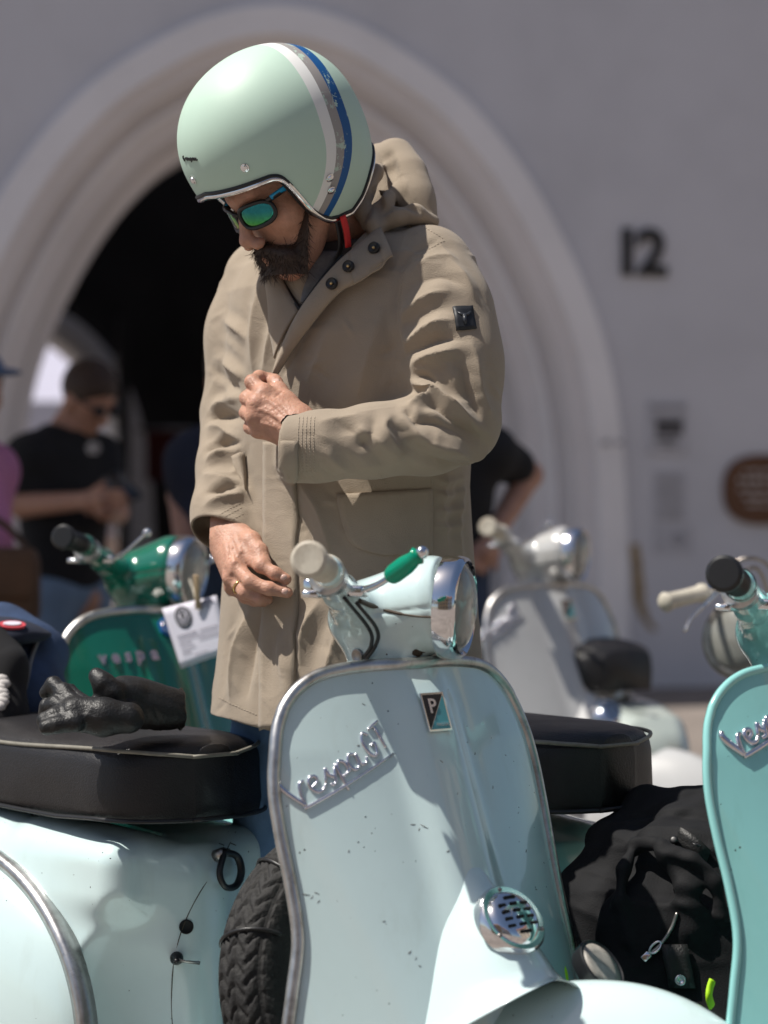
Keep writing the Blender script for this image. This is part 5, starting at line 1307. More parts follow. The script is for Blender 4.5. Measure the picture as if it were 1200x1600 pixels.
# ---- mirrored sunglasses
sg = []
M_LENS = mat('green_mirror_lens', (.13, .36, .10), rough=.05, metal=1, vary=.75, vscale=16)
nt2 = M_LENS.node_tree; b2_ = nt2.nodes['Principled BSDF']; tc2 = [n for n in nt2.nodes if n.type == 'TEX_COORD'][0]
sx2 = nd(nt2, 'ShaderNodeSeparateXYZ'); nt2.links.new(tc2.outputs['Object'], sx2.inputs[0]); rp2 = nd(nt2, 'ShaderNodeValToRGB'); mr2 = nd(nt2, 'ShaderNodeMapRange'); mr2.inputs['From Min'].default_value = -.092; mr2.inputs['From Max'].default_value = -.054
ad2 = nd(nt2, 'ShaderNodeMath', operation='MULTIPLY_ADD'); ad2.inputs[1].default_value = .35; nt2.links.new(sx2.outputs[1], ad2.inputs[0]); nt2.links.new(sx2.outputs[2], ad2.inputs[2]); nt2.links.new(ad2.outputs[0], mr2.inputs['Value']); nt2.links.new(mr2.outputs[0], rp2.inputs[0])
rp2.color_ramp.elements[0].color = (.30, .34, .03, 1); rp2.color_ramp.elements[1].color = (.03, .22, .26, 1); e_ = rp2.color_ramp.elements.new(.5); e_.color = (.07, .36, .10, 1); nt2.links.new(rp2.outputs[0], b2_.inputs['Base Color'])
M_SGF = mat('glasses_frame', (.012, .012, .014), rough=.3); M_BLUE = mat('blue_temple', (.0, .25, .50), rough=.4)
glasses = None
for s_ in (1, -1):
    rows = []; out = []
    for k in range(40):
        a = 2*math.pi*k/40; y = .0285*math.copysign(abs(math.cos(a))**.72, math.cos(a)); z = .0156*math.copysign(abs(math.sin(a))**.75, math.sin(a))*(1.0 if math.sin(a) > 0 else 1.08)
        out.append((y, z))
    def gp(y, z, dx=0): yy = s_*(.0345+y); return np.array([.1135-6.0*(yy*yy)*.95-.0+dx+.10*(z)*0, yy, -.072+z])
    rings = [[gp(y*k, z*k, .0012*(1-k*k)) for y, z in out] for k in (1, .75, .45, .15)]
    rows = loft([[gp(y*1.0, z*1.0, -.0025) for y, z in out]]+rings)
    lens = (rows[0], rows[1]); frm = tube([gp(y*1.05, z*1.05, -.0005) for y, z in out], .0032, 8, True)
    sg.append((lens, frm))
mbf = MB(); mbf.add(sg[0][1]); mbf.add(sg[1][1]); mbf.add(tube([(.1135, -.007, -.064), (.117, 0, -.061), (.1135, .007, -.064)], .0035, 8))
for s_ in (1, -1): mbf.add(tube(spline([(.092, s_*.062, -.060), (.080, s_*.0735, -.058), (.066, s_*.080, -.056)], 10), [.0062]*10, 8, flat=.5))
glasses = mobj('sunglasses', mbf.mesh('sunglasses'), M_SGF); glasses.matrix_local = Matrix.Translation(-man.location) @ HMx
for s_, (l, fr) in zip((1, -1), sg):
    obj('lens', l, M_LENS, glasses); obj('temple', tube(spline([(.088, s_*.068, -.0585), (.066, s_*.0815, -.0555), (.04, s_*.083, -.054), (.0, s_*.084, -.052)], 14), .0066, 8, flat=.45), M_BLUE, glasses)
# ------------------------------------------------------------------ bystanders
M_BLACKT = mat('black_cotton', (.012, .012, .014), rough=.9, vary=.25, vscale=12); M_NAVY = mat('navy_cotton', (.014, .018, .035), rough=.9, vary=.2)
M_PINK = mat('pink_cotton', (.52, .20, .36), rough=.85, vary=.08); M_HAIR = mat('brown_hair', (.05, .028, .018), rough=.6, vary=.4, vscale=60, bump=.6, bscale=120)
M_CAP = mat('blue_cap_cloth', (.10, .15, .26), rough=.9, vary=.2); M_TROUSER = mat('pale_denim', (.17, .25, .36), rough=.9, vary=.15); M_DKJEAN = mat('dark_denim', (.035, .055, .10), rough=.9, vary=.2)
M_SHOE = mat('shoe_leather', (.03, .025, .02), rough=.5)
def figure(label, d, head, face, sh, hips, armL, armR, shirt, trous, hair=M_HAIR, tilt=0, cap=None, scale=1.0, group=None):
    """standing person. head: pixel of head centre; face: angle of the facing direction (0 = towards camera, + = towards the right of the picture);
    armL / armR: (shoulder, elbow, wrist) as (px, py, extra depth) for the arm seen left / right in the picture; sh, hips: pixel centres of shoulders and hips"""
    e = empty('person', (W(hips[0], 771, d)[0], d, 0)); tag(e, label, 'person', group)
    base_ = np.array(e.location)
    def Q(p, dd=0): return W(p[0], p[1], d+(p[2] if len(p) > 2 else 0)+dd)-base_
    fc = R(face); fh = np.array([math.sin(fc), -math.cos(fc), 0]); lh_ = np.array([math.cos(fc), math.sin(fc), 0])
    H = Q(head); f3 = fh*math.cos(R(tilt))-np.array([0, 0, math.sin(R(tilt))]); u3 = np.cross(lh_, f3); u3 = u3 if u3[2] > 0 else -u3
    def h(a, b, c): return H+f3*a+lh_*b+u3*c
    Rm = np.stack([f3, lh_, u3], 1); S, P = Q(sh), Q(hips); s = SDF(np.minimum(np.minimum(P-.55, H-.5), -.5)*[1,1,0]+[0,0,-.02], np.maximum(np.maximum(P+.55, H+.4), .5)*[1,1,0]+[0,0,H[2]+.2], .009)
    s.add(s_ell(h(-.005, 0, .025), (.098, .077, .095), Rm)).add(s_cone(h(.03, 0, -.02), h(.04, 0, -.085), .062, .042), .03).add(s_cone(h(.095, 0, .0), h(.108, 0, -.03), .010, .015), .012)
    for q in (1, -1): s.add(s_ell(h(-.0, q*.078, -.015), (.03, .012, .035), Rm), .008)
    s.cut(s_ell(h(.098, .033, .01), .013), .012); s.cut(s_ell(h(.098, -.033, .01), .013), .012); s.add(s_cone(h(.082, .02, -.062), h(.082, -.02, -.062), .008), .008)
    s.add(s_cone(h(-.02, 0, -.06), S+np.array([0, 0, .02]), .055, .062), .03)
    cl = SDF(s.lo, s.lo+s.h*(s.n-1), .009)
    cl.add(s_ell(S*.55+P*.45, (.17, .12, (S[2]-P[2])*.62), np.stack([lh_, fh, [0,0,1]], 1))).add(s_cone(S-lh_*.13-np.array([0,0,.05]), S+lh_*.13-np.array([0,0,.05]), .075), .06).add(s_ell(P+[0,0,.06], (.165, .115, .14), np.stack([lh_, fh, [0,0,1]], 1)), .06)
    for A in (armL, armR):
        a, b, c = [Q(p) for p in A]; s.add(s_cone(a, b, .047, .040), .02).add(s_cone(b, c, .041, .028), .015)
        dv = (c-b)/np.linalg.norm(c-b); sd = np.cross(dv, [0, 1, .3]); sd /= np.linalg.norm(sd); s.add(s_cone(c, c+dv*.065, .030, .032), .02)
        for k in range(4): s.add(s_cone(c+dv*.065+sd*(k-1.5)*.018, c+dv*(.145-.008*abs(k-1.4))+sd*(k-1.5)*.017+fh*.02, .0105, .008), .006)
        s.add(s_cone(c+dv*.03+sd*.03, c+dv*.085+sd*.055, .013, .009), .008)
        cl.add(s_cone(a, a+(b-a)*.62, .068, .060), .05)
    if cl is not None: cl.cut(s_cone(S+[0,0,.03], S+[0,0,.2], .062), .01)
    tr = SDF(P*[1,1,0]-[.28, .28, .0], P*[1,1,0]+[.28, .28, P[2]+.14], .010)
    for q in (1, -1):
        a = P+lh_*q*.085; b = np.array([a[0], a[1], .48])+lh_*q*.02+fh*.02; c = np.array([b[0], b[1], .03])-fh*.02
        tr.add(s_cone(a, b, .10, .072), .03).add(s_cone(b, c, .072, .060), .02); s.add(s_cone(b, c, .05, .04), .02)
        o = obj('shoe', MB().add(sph(c+fh*.07+[0,0,.03], (.055, .12, .052), 14)).mesh('shoe'), M_SHOE, e)
    tr.add(s_ell(P+[0,0,.02], (.165, .115, .12), np.stack([lh_, fh, [0,0,1]], 1)), .04); s.add(s_ell(P, (.13, .09, .12)), .03)
    obj('body', s.mesh('body'), M_SKIN, e); obj('shirt', cl.mesh('shirt'), shirt, e); obj('trousers', tr.mesh('trousers'), trous, e)
    hr = SDF(H-.2, H+.2, .007); hr.add(s_ell(h(-.012, 0, .035), (.106, .088, .098), Rm)); hr.cut(s_ell(h(.095, 0, -.035), (.085, .085, .085), Rm), .02); hr.plane(h(0, 0, -.045), -u3+.0*f3, .02)
    hh = obj('hair', hr.mesh('hair'), hair, e)
    if cap:
        c_ = SDF(H-.25, H+.25, .007); c_.add(s_ell(h(-.005, 0, .045), (.112, .094, .09), Rm)); c_.plane(h(0, 0, .045), -u3); c_.add(s_ell(h(.13, 0, .052), (.075, .07, .012), Rm), .01); obj('cap', c_.mesh('cap'), cap, e)
    return e, h, Q
tee, hT, QT = figure('man in black T-shirt and jeans looking down at his phone', 8.1, (138, 622), 50, (100, 690), (100, 930), ((38, 712, -.05), (34, 790, -.12), (140, 782, -.30)), ((160, 712, .1), (182, 800, .02), (168, 800, -.22)), M_BLACKT, M_TROUSER, tilt=32)
sgl = MB()
for q in (1, -1): sgl.add(sph(hT(.102, q*.034, .008), (.022, .022, .019), 12)); sgl.add(tube([hT(.09, q*.06, .012), hT(.0, q*.082, .01)], .004, 6))
obj('sunglasses', sgl.mesh('sunglasses'), M_SGF, tee, kind='stuff')
pr_ = MB()
for k in range(5): pr_.add(box((0, 0, 0), (.05-.008*abs(k-2), .004, .006), Matrix.Translation(QT((146, 692+k*4, -.165)))))
obj('shirt_print', pr_.mesh('shirt_print'), M_WLET, tee, kind='stuff')
ph = empty('phone', W(190, 762, 7.79)); ph.rotation_euler = (R(35), R(-20), R(30)); tag(ph, 'dark phone held by the man in the black T-shirt', 'phone')
obj('case', box((0, 0, 0), (.075, .15, .009), bev=.003), M_BLACK, ph); obj('screen', box((0, 0, .0052), (.068, .138, .001)), M_PANE, ph)
pk, hP, QP = figure('person in pink top and blue cap cut off by the left edge', 6.6, (-46, 614), 40, (-76, 705), (-70, 905), ((-140, 725, 0), (-160, 810, 0), (-130, 890, -.1)), ((-34, 742, -.05), (-20, 838, -.12), (-42, 898, -.22)), M_PINK, M_DKJEAN, cap=M_CAP)
sv_ = SDF((-.5, -.6, .7), (.6, .4, 1.4), .009); a, b, c = QP((-36, 735, -.05)), QP((-20, 830, -.12)), QP((-34, 885, -.2)); sv_.add(s_cone(a, b, .075, .066)).add(s_cone(b, c, .062, .055), .02)
obj('sleeve', sv_.mesh('sleeve'), M_PINK, pk)
bag = empty('shoulder_bag', W(-28, 918, 6.3)); tag(bag, 'brown shoulder bag hanging below the pink sleeve', 'bag')
M_BAG = mat('brown_bag_leather', (.085, .042, .022), rough=.6, vary=.3, vscale=12)
obj('pouch', box((0, 0, 0), (.30, .12, .21), bev=.04), M_BAG, bag); obj('flap', box((0, -.066, .04), (.29, .02, .13), bev=.009), M_BAG, bag); obj('strap', tube(spline([(-.13, 0, .09), (-.12, .03, .16), (-.06, .05, .20), (.04, .05, .17), (.13, 0, .09)], 24), .012, 6, flat=.4), M_BAG, bag)
figure('person in dark navy T-shirt standing behind the left side of the man in khaki', 6.7, (372, 590), 170, (368, 690), (365, 890), ((322, 712, 0), (285, 775, .06), (288, 850, -.12)), ((425, 712, 0), (450, 790, .06), (440, 850, -.1)), M_NAVY, M_DKJEAN)
figure('person in black T-shirt with hand on hip behind the khaki parka', 7.0, (690, 600), 160, (695, 680), (668, 880), ((625, 705, 0), (600, 780, .05), (620, 850, 0)), ((770, 706, 0), (826, 742, .1), (770, 838, -.06)), M_BLACKT, M_DKJEAN)

# ------------------------------------------------------------------ gloves on the front seat
def sdf_px(x0, y0, x1, y1, d0, d1, h=.0022): return SDF(np.minimum(W(x0, y1, d0), W(x0, y1, d1)), np.maximum(W(x1, y0, d0), W(x1, y0, d1)), h)
def pchain(f, pts, k=.0045):
    for a, b in zip(pts, pts[1:]): f.add(s_cone(W(*a[:3]), W(*b[:3]), a[3], b[3]), k)
def rumple(f, n=12, amp=.0014, k0=60, k1=230):
    P = f.pts(tuple(slice(0, q) for q in f.n)); w_ = 0
    for _ in range(n):
        kx = np.random.normal(size=3); kx *= np.random.uniform(k0, k1)/np.linalg.norm(kx); k2 = np.random.normal(size=3)*k0*.4
        w_ = w_+np.exp(-(np.sin(P @ kx*.5+1.2*np.sin(P @ k2+1)+np.random.uniform(0, 6))/.3)**2)*np.clip(np.sin(P @ (np.random.normal(size=3)*k0*.5)+np.random.uniform(0, 6)), 0, 1)*np.random.choice([-1, 1])
    f.D += (w_*amp*.6).astype(np.float32)
g1 = sdf_px(90, 1030, 310, 1160, 3.24, 3.56, .0018)
pchain(g1, [(284, 1108, 3.44, .027), (250, 1106, 3.43, .028), (215, 1098, 3.42, .031), (192, 1088, 3.41, .029)], .02)
pchain(g1, [(188, 1080, 3.40, .018), (165, 1086, 3.385, .0145), (150, 1104, 3.38, .013), (160, 1118, 3.39, .012)])
pchain(g1, [(186, 1092, 3.42, .018), (158, 1098, 3.415, .014), (136, 1112, 3.41, .0125), (128, 1122, 3.42, .011)]); pchain(g1, [(200, 1106, 3.39, .018), (176, 1114, 3.37, .015), (160, 1124, 3.365, .013)])
pchain(g1, [(210, 1082, 3.40, .016), (178, 1080, 3.38, .0135), (160, 1066, 3.38, .013), (151, 1056, 3.385, .0115)], .01)
g1.cut(s_cone(W(294, 1108, 3.445), W(276, 1108, 3.44), .024, .022), .004); g1.plane(W(288, 1108, 3.44), (1, .25, 0), .003)
rumple(g1); glove1 = empty('glove', W(215, 1110, 3.42)); tag(glove1, 'black leather glove with thumb up and cuff at the right, on the front seat', 'glove', 'gloves on the seat')
def child_w(name, me, m, par, **kw):
    o = obj(name, me, m, par, **kw); o.matrix_local = Matrix.Translation(-par.location); return o
child_w('hand', g1.mesh('hand'), M_LEATHER, glove1)
ring_ = [W(282+3*math.cos(t), 1108+0*t, 3.44)+np.array([0, .0285*math.cos(t), .0285*math.sin(t)]) for t in np.linspace(0, 2*math.pi, 25)[:-1]]
child_w('cuff_binding', tube(ring_, .0022, 6, True), M_LEATHER, glove1); ring_ = [p-np.array([.028, 0, 0]) for p in ring_]; child_w('wrist_band', tube(ring_, .0026, 6, True), M_LEATHER, glove1)
g2 = sdf_px(45, 1040, 220, 1170, 3.20, 3.50, .0018)
pchain(g2, [(200, 1122, 3.35, .022), (160, 1120, 3.345, .024), (118, 1116, 3.345, .025)], .015)
pchain(g2, [(120, 1106, 3.35, .016), (98, 1082, 3.37, .013), (84, 1070, 3.385, .0115), (72, 1082, 3.39, .010)]); pchain(g2, [(112, 1112, 3.345, .016), (88, 1102, 3.36, .013), (74, 1104, 3.37, .0115), (70, 1114, 3.37, .010)])
pchain(g2, [(112, 1120, 3.335, .015), (86, 1120, 3.335, .013), (70, 1126, 3.335, .012)]); pchain(g2, [(118, 1128, 3.325, .014), (90, 1132, 3.32, .012), (72, 1136, 3.32, .011)]); pchain(g2, [(140, 1108, 3.365, .016), (118, 1094, 3.39, .013), (108, 1080, 3.40, .0115)])
rumple(g2); glove2 = empty('glove', W(130, 1120, 3.35)); tag(glove2, 'black leather glove with fingers curled to the left, lying under the other glove', 'glove', 'gloves on the seat')
child_w('hand', g2.mesh('hand'), M_LEATHER, glove2)

# ------------------------------------------------------------------ paper tag on the green scooter
tg = empty('paper_tag', W(308, 985, 4.33)); tag(tg, 'white paper tag with a round black emblem hanging from the green headlight', 'tag')
M_TAG = mat('white_card', (.66, .64, .72), rough=.7, vary=.03); M_TXT = mat('grey_text_print', (.30, .28, .33), rough=.8, vary=.1)
cn = [W(253, 951, 4.34), W(338, 930, 4.32), W(361, 1018, 4.30), W(283, 1045, 4.32)]
def tp(u, v, o=0):
    p = (cn[0]*(1-u)+cn[1]*u)*(1-v)+(cn[3]*(1-u)+cn[2]*u)*v; n = np.cross(cn[1]-cn[0], cn[3]-cn[0]); n /= np.linalg.norm(n); n = n if n[1] < 0 else -n
    return p+n*(o+.004*math.sin(math.pi*u)*math.sin(2*v))
child_w('card', thick(np.array([[tp(u, v) for u in np.linspace(0, 1, 9)] for v in np.linspace(0, 1, 9)]), np.array([0, .0015, 0])), M_TAG, tg)
mb = MB(); c0 = (.33, .22); mb.add(([tp(c0[0], c0[1], .0014)]+[tp(c0[0]+.155*math.cos(t), c0[1]+.185*math.sin(t), .0014) for t in np.linspace(0, 2*math.pi, 29)[:-1]], [(0, 1+k, 1+(k+1) % 28) for k in range(28)]))
child_w('emblem', mb.mesh('emblem'), M_BLACK, tg)
mb = MB()
for rr in (.115, .07): 
    mb.add(tube([tp(c0[0]+rr*math.cos(t), c0[1]+rr*1.2*math.sin(t), .0018) for t in np.linspace(0, 2*math.pi, 25)[:-1]], .0009, 4, True))
mb.add(tube([tp(.27, .17, .0018), tp(.33, .3, .0018), tp(.39, .17, .0018)], .0011, 4))
child_w('emblem_lines', mb.mesh('emblem_lines'), M_TAG, tg, kind='stuff')
def strip(u0, u1, v, hgt): return grid(np.array([[tp(u, v-hgt/2, .0014), tp(u, v+hgt/2, .0014)] for u in np.linspace(u0, u1, 5)]))
mb = MB()
for u0, u1, v, hh in ((.58, .92, .07, .05), (.64, .86, .14, .02), (.12, .5, .50, .022), (.55, .9, .50, .018), (.12, .62, .57, .018), (.12, .36, .64, .018), (.50, .92, .64, .018), (.12, .4, .72, .018), (.12, .3, .79, .018), (.34, .6, .86, .015), (.55, .88, .57, .014)): mb.add(strip(u0, u1, v, hh))
child_w('printed_lines', mb.mesh('printed_lines'), M_TXT, tg, kind='stuff')
child_w('string', tube(spline([W(296, 905, 4.40), W(303, 925, 4.36), W(306, 942, 4.325)], 8), .0016, 5), M_GRIP, tg); 
peg = MB().add(box((0, 0, 0), (.010, .007, .062), Matrix.Translation(W(308, 925, 4.318)) @ Matrix.Rotation(R(-4), 4, 'Y'), .002)).add(box((0, 0, 0), (.010, .006, .062), Matrix.Translation(W(308, 925, 4.334)) @ Matrix.Rotation(R(-4), 4, 'Y') @ Matrix.Rotation(R(8), 4, 'X'), .002))
child_w('clothes_peg', peg.mesh('clothes_peg'), mat('peg_wood', (.42, .30, .18), rough=.7), tg, kind='stuff')

# ------------------------------------------------------------------ denim jacket, black shirt and cap heaped on the seat of the green scooter
M_DENIMJ = mat('dark_blue_denim', (.030, .055, .12), rough=.9, vary=.3, vscale=16, bump=.5, bscale=400)
f = sdf_px(-60, 940, 130, 1190, 3.70, 4.25, .0045)
pchain(f, [(0, 1008, 4.0, .055), (45, 1018, 3.98, .042), (78, 1022, 4.0, .028)], .04); pchain(f, [(20, 1020, 3.96, .05), (34, 1085, 3.90, .052), (30, 1160, 3.9, .055)], .04); pchain(f, [(62, 1022, 3.98, .035), (58, 1090, 3.92, .042), (64, 1160, 3.92, .045)], .03); pchain(f, [(0, 990, 4.0, .05), (-10, 1100, 3.95, .06), (0, 1170, 3.95, .06)], .03)
rumple(f, 8, .006, 12, 40); dj = empty('denim_jacket', W(45, 1060, 3.95)); tag(dj, 'dark blue denim jacket draped beside the dark green scooter', 'jacket')
child_w('cloth', f.mesh('cloth'), M_DENIMJ, dj)
sm = [f.hit(x, y) for x, y in ((58, 1000), (48, 1030), (42, 1060), (36, 1090), (33, 1120))]; child_w('seam', tube(spline([p+n*.002 for p, n in sm], 20), .004, 6), mat('pale_seam', (.16, .17, .19), rough=.9), dj)
f = sdf_px(-60, 990, 40, 1190, 3.62, 4.1, .0045); pchain(f, [(-20, 1010, 3.86, .05), (8, 1040, 3.83, .03), (5, 1120, 3.8, .035), (-10, 1170, 3.8, .05)], .03); pchain(f, [(-30, 1020, 3.86, .05), (-30, 1160, 3.8, .06)], .03); rumple(f, 6, .004, 15, 50)
bs = empty('black_shirt', W(0, 1090, 3.83)); tag(bs, 'black shirt with white print hanging at the left edge', 'shirt'); child_w('cloth', f.mesh('cloth'), M_BLACKT, bs)
mb = MB()
for k in range(7):
    p, n = f.hit(2+3*math.sin(k*2), 1062+k*7); mb.add(sph(p+n*.001, (.012+.004*math.sin(k*3), .004, .008), 8))
child_w('print', mb.mesh('print'), M_WLET, bs, kind='stuff')
f = sdf_px(-60, 930, 90, 1010, 3.7, 4.1, .004); f.add(s_ell(W(-4, 996, 3.90), (.07, .08, .034))).add(s_ell(W(42, 992, 3.92), (.04, .05, .010)), .02); f.plane(W(15, 1004, 3.9), (0, 0, -1), .01)
cp = empty('cap', W(20, 985, 3.9)); tag(cp, 'navy cap with a red and white patch lying on the denim jacket', 'cap'); child_w('crown', f.mesh('crown'), M_NAVY, cp)
pp, pn = f.hit(18, 978)
def patch_disc(p, n, rx, rz, o): Mx = frame(p+n*o, n, (0, 0, 1)); return [Mx @ Vector((0, rx*math.cos(t), rz*math.sin(t))) for t in np.linspace(0, 2*math.pi, 25)[:-1]]
for rx, rz, o, m_ in ((.024, .011, .003, mat('red_patch', (.55, .06, .08), rough=.8)), (.016, .006, .005, M_TAG)):
    a = patch_disc(pp, pn, rx, rz, o); b = patch_disc(pp, pn, rx, rz, o-.014); child_w('badge', loft([b, a]), m_, cp, smooth=False)

# ------------------------------------------------------------------ black riding jacket dropped in the footwell of the turquoise scooter
M_NYLON = mat('black_nylon', (.006, .0062, .0075), rough=.78, vary=.25, vscale=20, bump=.25, bscale=500, spec=.3)
f = sdf_px(840, 1190, 1210, 1680, 2.95, 3.75, .0038)
for pts in ([(1000, 1256, 3.42, .016), (950, 1312, 3.38, .022), (905, 1390, 3.345, .024), (884, 1470, 3.32, .028), (876, 1600, 3.3, .03)], [(1030, 1252, 3.40, .018), (985, 1330, 3.34, .026), (940, 1420, 3.30, .030), (915, 1600, 3.27, .035)],
    [(1065, 1250, 3.38, .018), (1030, 1330, 3.28, .026), (985, 1440, 3.22, .034), (960, 1600, 3.18, .04)], [(1100, 1250, 3.38, .018), (1080, 1330, 3.27, .026), (1040, 1450, 3.21, .034), (1010, 1600, 3.18, .04)],
    [(1130, 1255, 3.38, .02), (1125, 1340, 3.27, .028), (1100, 1450, 3.21, .034), (1070, 1600, 3.18, .04)], [(1170, 1270, 3.38, .02), (1175, 1370, 3.26, .03), (1150, 1480, 3.21, .036), (1130, 1600, 3.18, .04)]): pchain(f, pts, .03)
pchain(f, [(994, 1318, 3.245, .008), (1035, 1322, 3.20, .009), (1082, 1340, 3.178, .009), (1118, 1378, 3.17, .009), (1128, 1430, 3.17, .008)], .012); pchain(f, [(994, 1318, 3.245, .008), (974, 1360, 3.21, .007), (968, 1410, 3.19, .007), (984, 1470, 3.175, .007), (1002, 1500, 3.17, .006)], .010)
pchain(f, [(1040, 1345, 3.195, .010), (1075, 1390, 3.175, .012), (1082, 1450, 3.17, .012)], .02); f.cut(s_cone(W(1015, 1375, 3.17), W(1010, 1450, 3.15), .030, .022), .010)
rumple(f, 14, .0042, 25, 90); bj = empty('riding_jacket', W(1030, 1450, 3.25)); tag(bj, 'black riding jacket dropped in the footwell beside the turquoise shield', 'jacket'); child_w('cloth', f.mesh('cloth'), M_NYLON, bj)
L = [f.hit(x, y) for x, y in ((1060, 1425), (1048, 1452), (1030, 1478), (1012, 1492))]; child_w('zip', tube(spline([p+n*.002 for p, n in L], 24), .0025, 6), M_STEEL, bj)
p, n = f.hit(1013, 1492); mb = MB(); Mx = frame(p+n*.006, n, W(1000, 1505, 3.1)-W(1020, 1485, 3.1)); mb.add(box((0, 0, .004), (.004, .009, .012), Mx, .001)); mb.add(tube([Mx @ Vector((0, .005*math.cos(t), -.013+.010*math.sin(t))) for t in np.linspace(0, 2*math.pi, 15)[:-1]], .0018, 6, True)); child_w('zip_pull', mb.mesh('zip_pull'), M_CHROME, bj, kind='stuff')
q = [f.hit(x, y) for x, y in ((1052, 1475), (1056, 1500), (1062, 1525), (1066, 1545))]; P = np.array([[a[0]+np.array([s_*.017, 0, 0])+a[1]*.008 for s_ in np.linspace(-1, 1, 5)] for a in q]); st = child_w('strap', thick(P, np.array([0, .004, 0])), M_LEATHER, bj)
p, n = f.hit(1062, 1532); o = child_w('rivet', lathe([(.0075, 0), (.0075, .002), (.005, .0035), (.0045, .001), (.0003, .001)], 20, frame(p+n*.0085, n, (0, 0, 1))), M_CHROME, bj)
q = [f.hit(x, y) for x, y in ((1060, 1310), (1085, 1325), (1105, 1345))]; P = np.array([[a[0]+np.array([s_*.004, 0, s_*.012])+a[1]*.006 for s_ in np.linspace(-1, 1, 4)] for a in q]); child_w('snap_flap', thick(P, np.array([0, .004, 0])), M_LEATHER, bj)
for x, y in ((1055, 1317), (1084, 1330)): p, n = f.hit(x, y); child_w('snap', lathe([(.006, 0), (.006, .002), (.003, .003), (.0003, .003)], 16, frame(p+n*.008, n, (0, 0, 1))), M_BLACK, bj)
# round disc lying on the jacket
dc = empty('round_mirror', W(940, 1508, 3.02)); tag(dc, 'small round disc with a black rim leaning behind the front fender', 'mirror')
Mx = Matrix.Translation((0, 0, 0)) @ frame((0, 0, 0), (.62, -.42, .62), (-.5, .2, .8))
obj('rim', lathe([(.0005, -.018), (.034, -.018), (.0365, -.012), (.037, .001), (.0355, .0025), (.034, .001)], 40, Mx), M_BLACK, dc, sharp=40); obj('face', lathe([(.0005, .0022), (.02, .0018), (.0342, .0008)], 40, Mx), mat('worn_grey_face', (.30, .28, .25), rough=.5, vary=.4, vscale=40, dirt=(.12, .10, .08), dscale=50), dc)
yv = empty('safety_vest', W(1112, 1545, 3.05)); tag(yv, 'scrap of fluorescent yellow cloth under the black riding jacket', 'vest'); M_YEL = mat('fluorescent_yellow', (.42, .75, .01), rough=.7, vary=.2)
child_w('cloth', tube(spline([W(1113, 1532, 3.09), W(1109, 1545, 3.085), W(1108, 1558, 3.08), W(1112, 1572, 3.09)], 14), .0065, 8, flat=.5), M_YEL, yv); child_w('cloth', tube(spline([W(872, 1500, 3.14), W(880, 1520, 3.13), W(882, 1545, 3.12)], 10), .008, 8, flat=.5), M_YEL, yv)

# ------------------------------------------------------------------ moped with bare handlebar, cut off by the right edge
mp_ = empty('moped', (W(1215, 771, 4.7)[0], 4.7, 0)); tag(mp_, 'moped with bare chrome handlebar, cream grip and round headlight, behind the turquoise scooter', 'moped')
def PW(px, py, d): return Vector(W(px, py, d))-mp_.location
bar = spline([PW(1080, 932, 4.55), PW(1130, 915, 4.6), PW(1165, 925, 4.65), PW(1200, 935, 4.7), PW(1240, 925, 4.78), PW(1290, 905, 4.9)], 40)
obj('handlebar', tube(bar, .011, 10), M_CHROME, mp_)
def gripat(a, b):
    v, f_ = lathe([(.006, 0), (.018, 0), (.0185, .008), (.0155, .014), (.015, .06), (.0165, .10), (.019, .106), (.015, .112)], 20, frame(a, Vector(b)-Vector(a), (0, 0, 1))); return obj('grip', (v, f_), M_GRIP, mp_)
gripat(PW(1100, 926, 4.57), PW(1020, 946, 4.48)); gripat(PW(1285, 907, 4.89), PW(1360, 890, 5.0))
obj('lever', tube(spline([PW(1120, 925, 4.56), PW(1100, 945, 4.5), PW(1080, 965, 4.46), PW(1070, 985, 4.44)], 16), [.007]*8+[.006]*8, 8, flat=.6), M_CHROME, mp_)
obj('lever', tube(spline([PW(1275, 915, 4.86), PW(1300, 925, 4.85), PW(1340, 930, 4.9)], 12), .006, 8, flat=.6), M_CHROME, mp_)
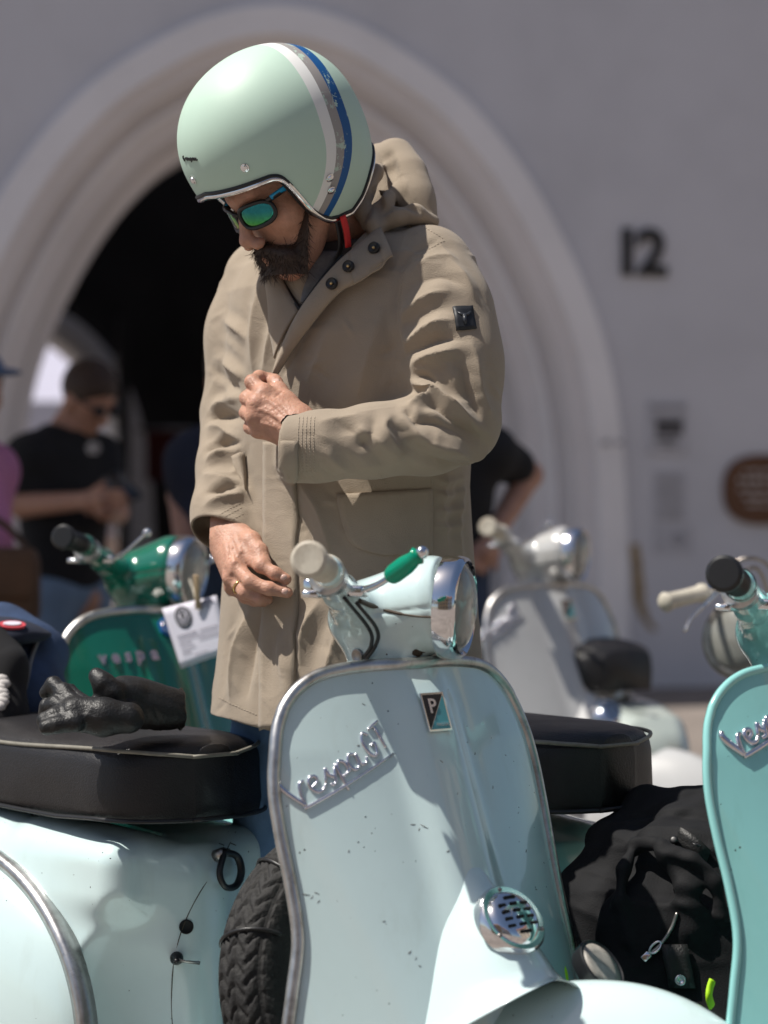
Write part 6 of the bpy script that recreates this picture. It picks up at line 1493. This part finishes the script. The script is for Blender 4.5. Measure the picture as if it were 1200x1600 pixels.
obj('cable', tube(spline([PW(1118, 925, 4.57), PW(1140, 885, 4.6), PW(1175, 872, 4.6), PW(1205, 890, 4.65), PW(1215, 950, 4.7)], 24), .004, 6), M_STEEL, mp_); obj('cable', tube(spline([PW(1125, 918, 4.58), PW(1150, 900, 4.6), PW(1185, 890, 4.62), PW(1210, 960, 4.7)], 24), .004, 6), M_STEEL, mp_)
hlM = frame(PW(1155, 1000, 4.52), (-.55, -.8, .05), (0, 0, 1)); hb_ = obj('headlight', lathe([(.002, -.13), (.04, -.11), (.062, -.06), (.068, -.01), (.07, 0)], 36, hlM), M_SAGE, mp_)
obj('headlight_rim', lathe([(.066, -.002), (.073, -.001), (.074, .008), (.070, .014), (.064, .014)], 36, hlM), M_STEEL, hb_); obj('lens', lathe([(.0645, .008), (.05, .018), (.03, .024), (.0005, .027)], 36, hlM), mat('dusty_lens', (.22, .22, .20), rough=.25, vary=.2), hb_)
hd_ = PW(1205, 960, 4.7); obj('fork', tube([hd_, (hd_.x-.08, hd_.y-.10, .22)], .024, 12), M_SAGE, mp_); obj('head_tube', tube([hd_+Vector((.0, 0, .03)), hd_+Vector((.03, .04, -.25))], .03, 12), M_SAGE, mp_)
obj('frame', tube(spline([hd_+Vector((.03, .04, -.2)), (hd_.x+.25, hd_.y+.30, .30), (hd_.x+.5, hd_.y+.62, .34), (hd_.x+.62, hd_.y+.78, .62)], 24), .03, 12), M_SAGE, mp_)
obj('seat', box((hd_.x+.58, hd_.y+.72, .74), (.24, .28, .09), Matrix.Identity(4), .03), M_VINYL, mp_)
for c in ((hd_.x-.08, hd_.y-.10, .22), (hd_.x+.72, hd_.y+.92, .22)):
    wt = obj('wheel', lathe([(.19, -.025), (.215, -.02), (.222, 0), (.215, .02), (.19, .025), (.185, 0), (.19, -.025)], 40, frame(c, (.77, -.63, 0), (0, 0, 1))), M_RUBBER, mp_); obj('rim', lathe([(.004, -.03), (.03, -.03), (.03, -.004), (.185, -.012), (.188, .0), (.185, .012), (.03, .004), (.03, .03), (.004, .03)], 40, frame(c, (.77, -.63, 0), (0, 0, 1))), M_ALU, wt)
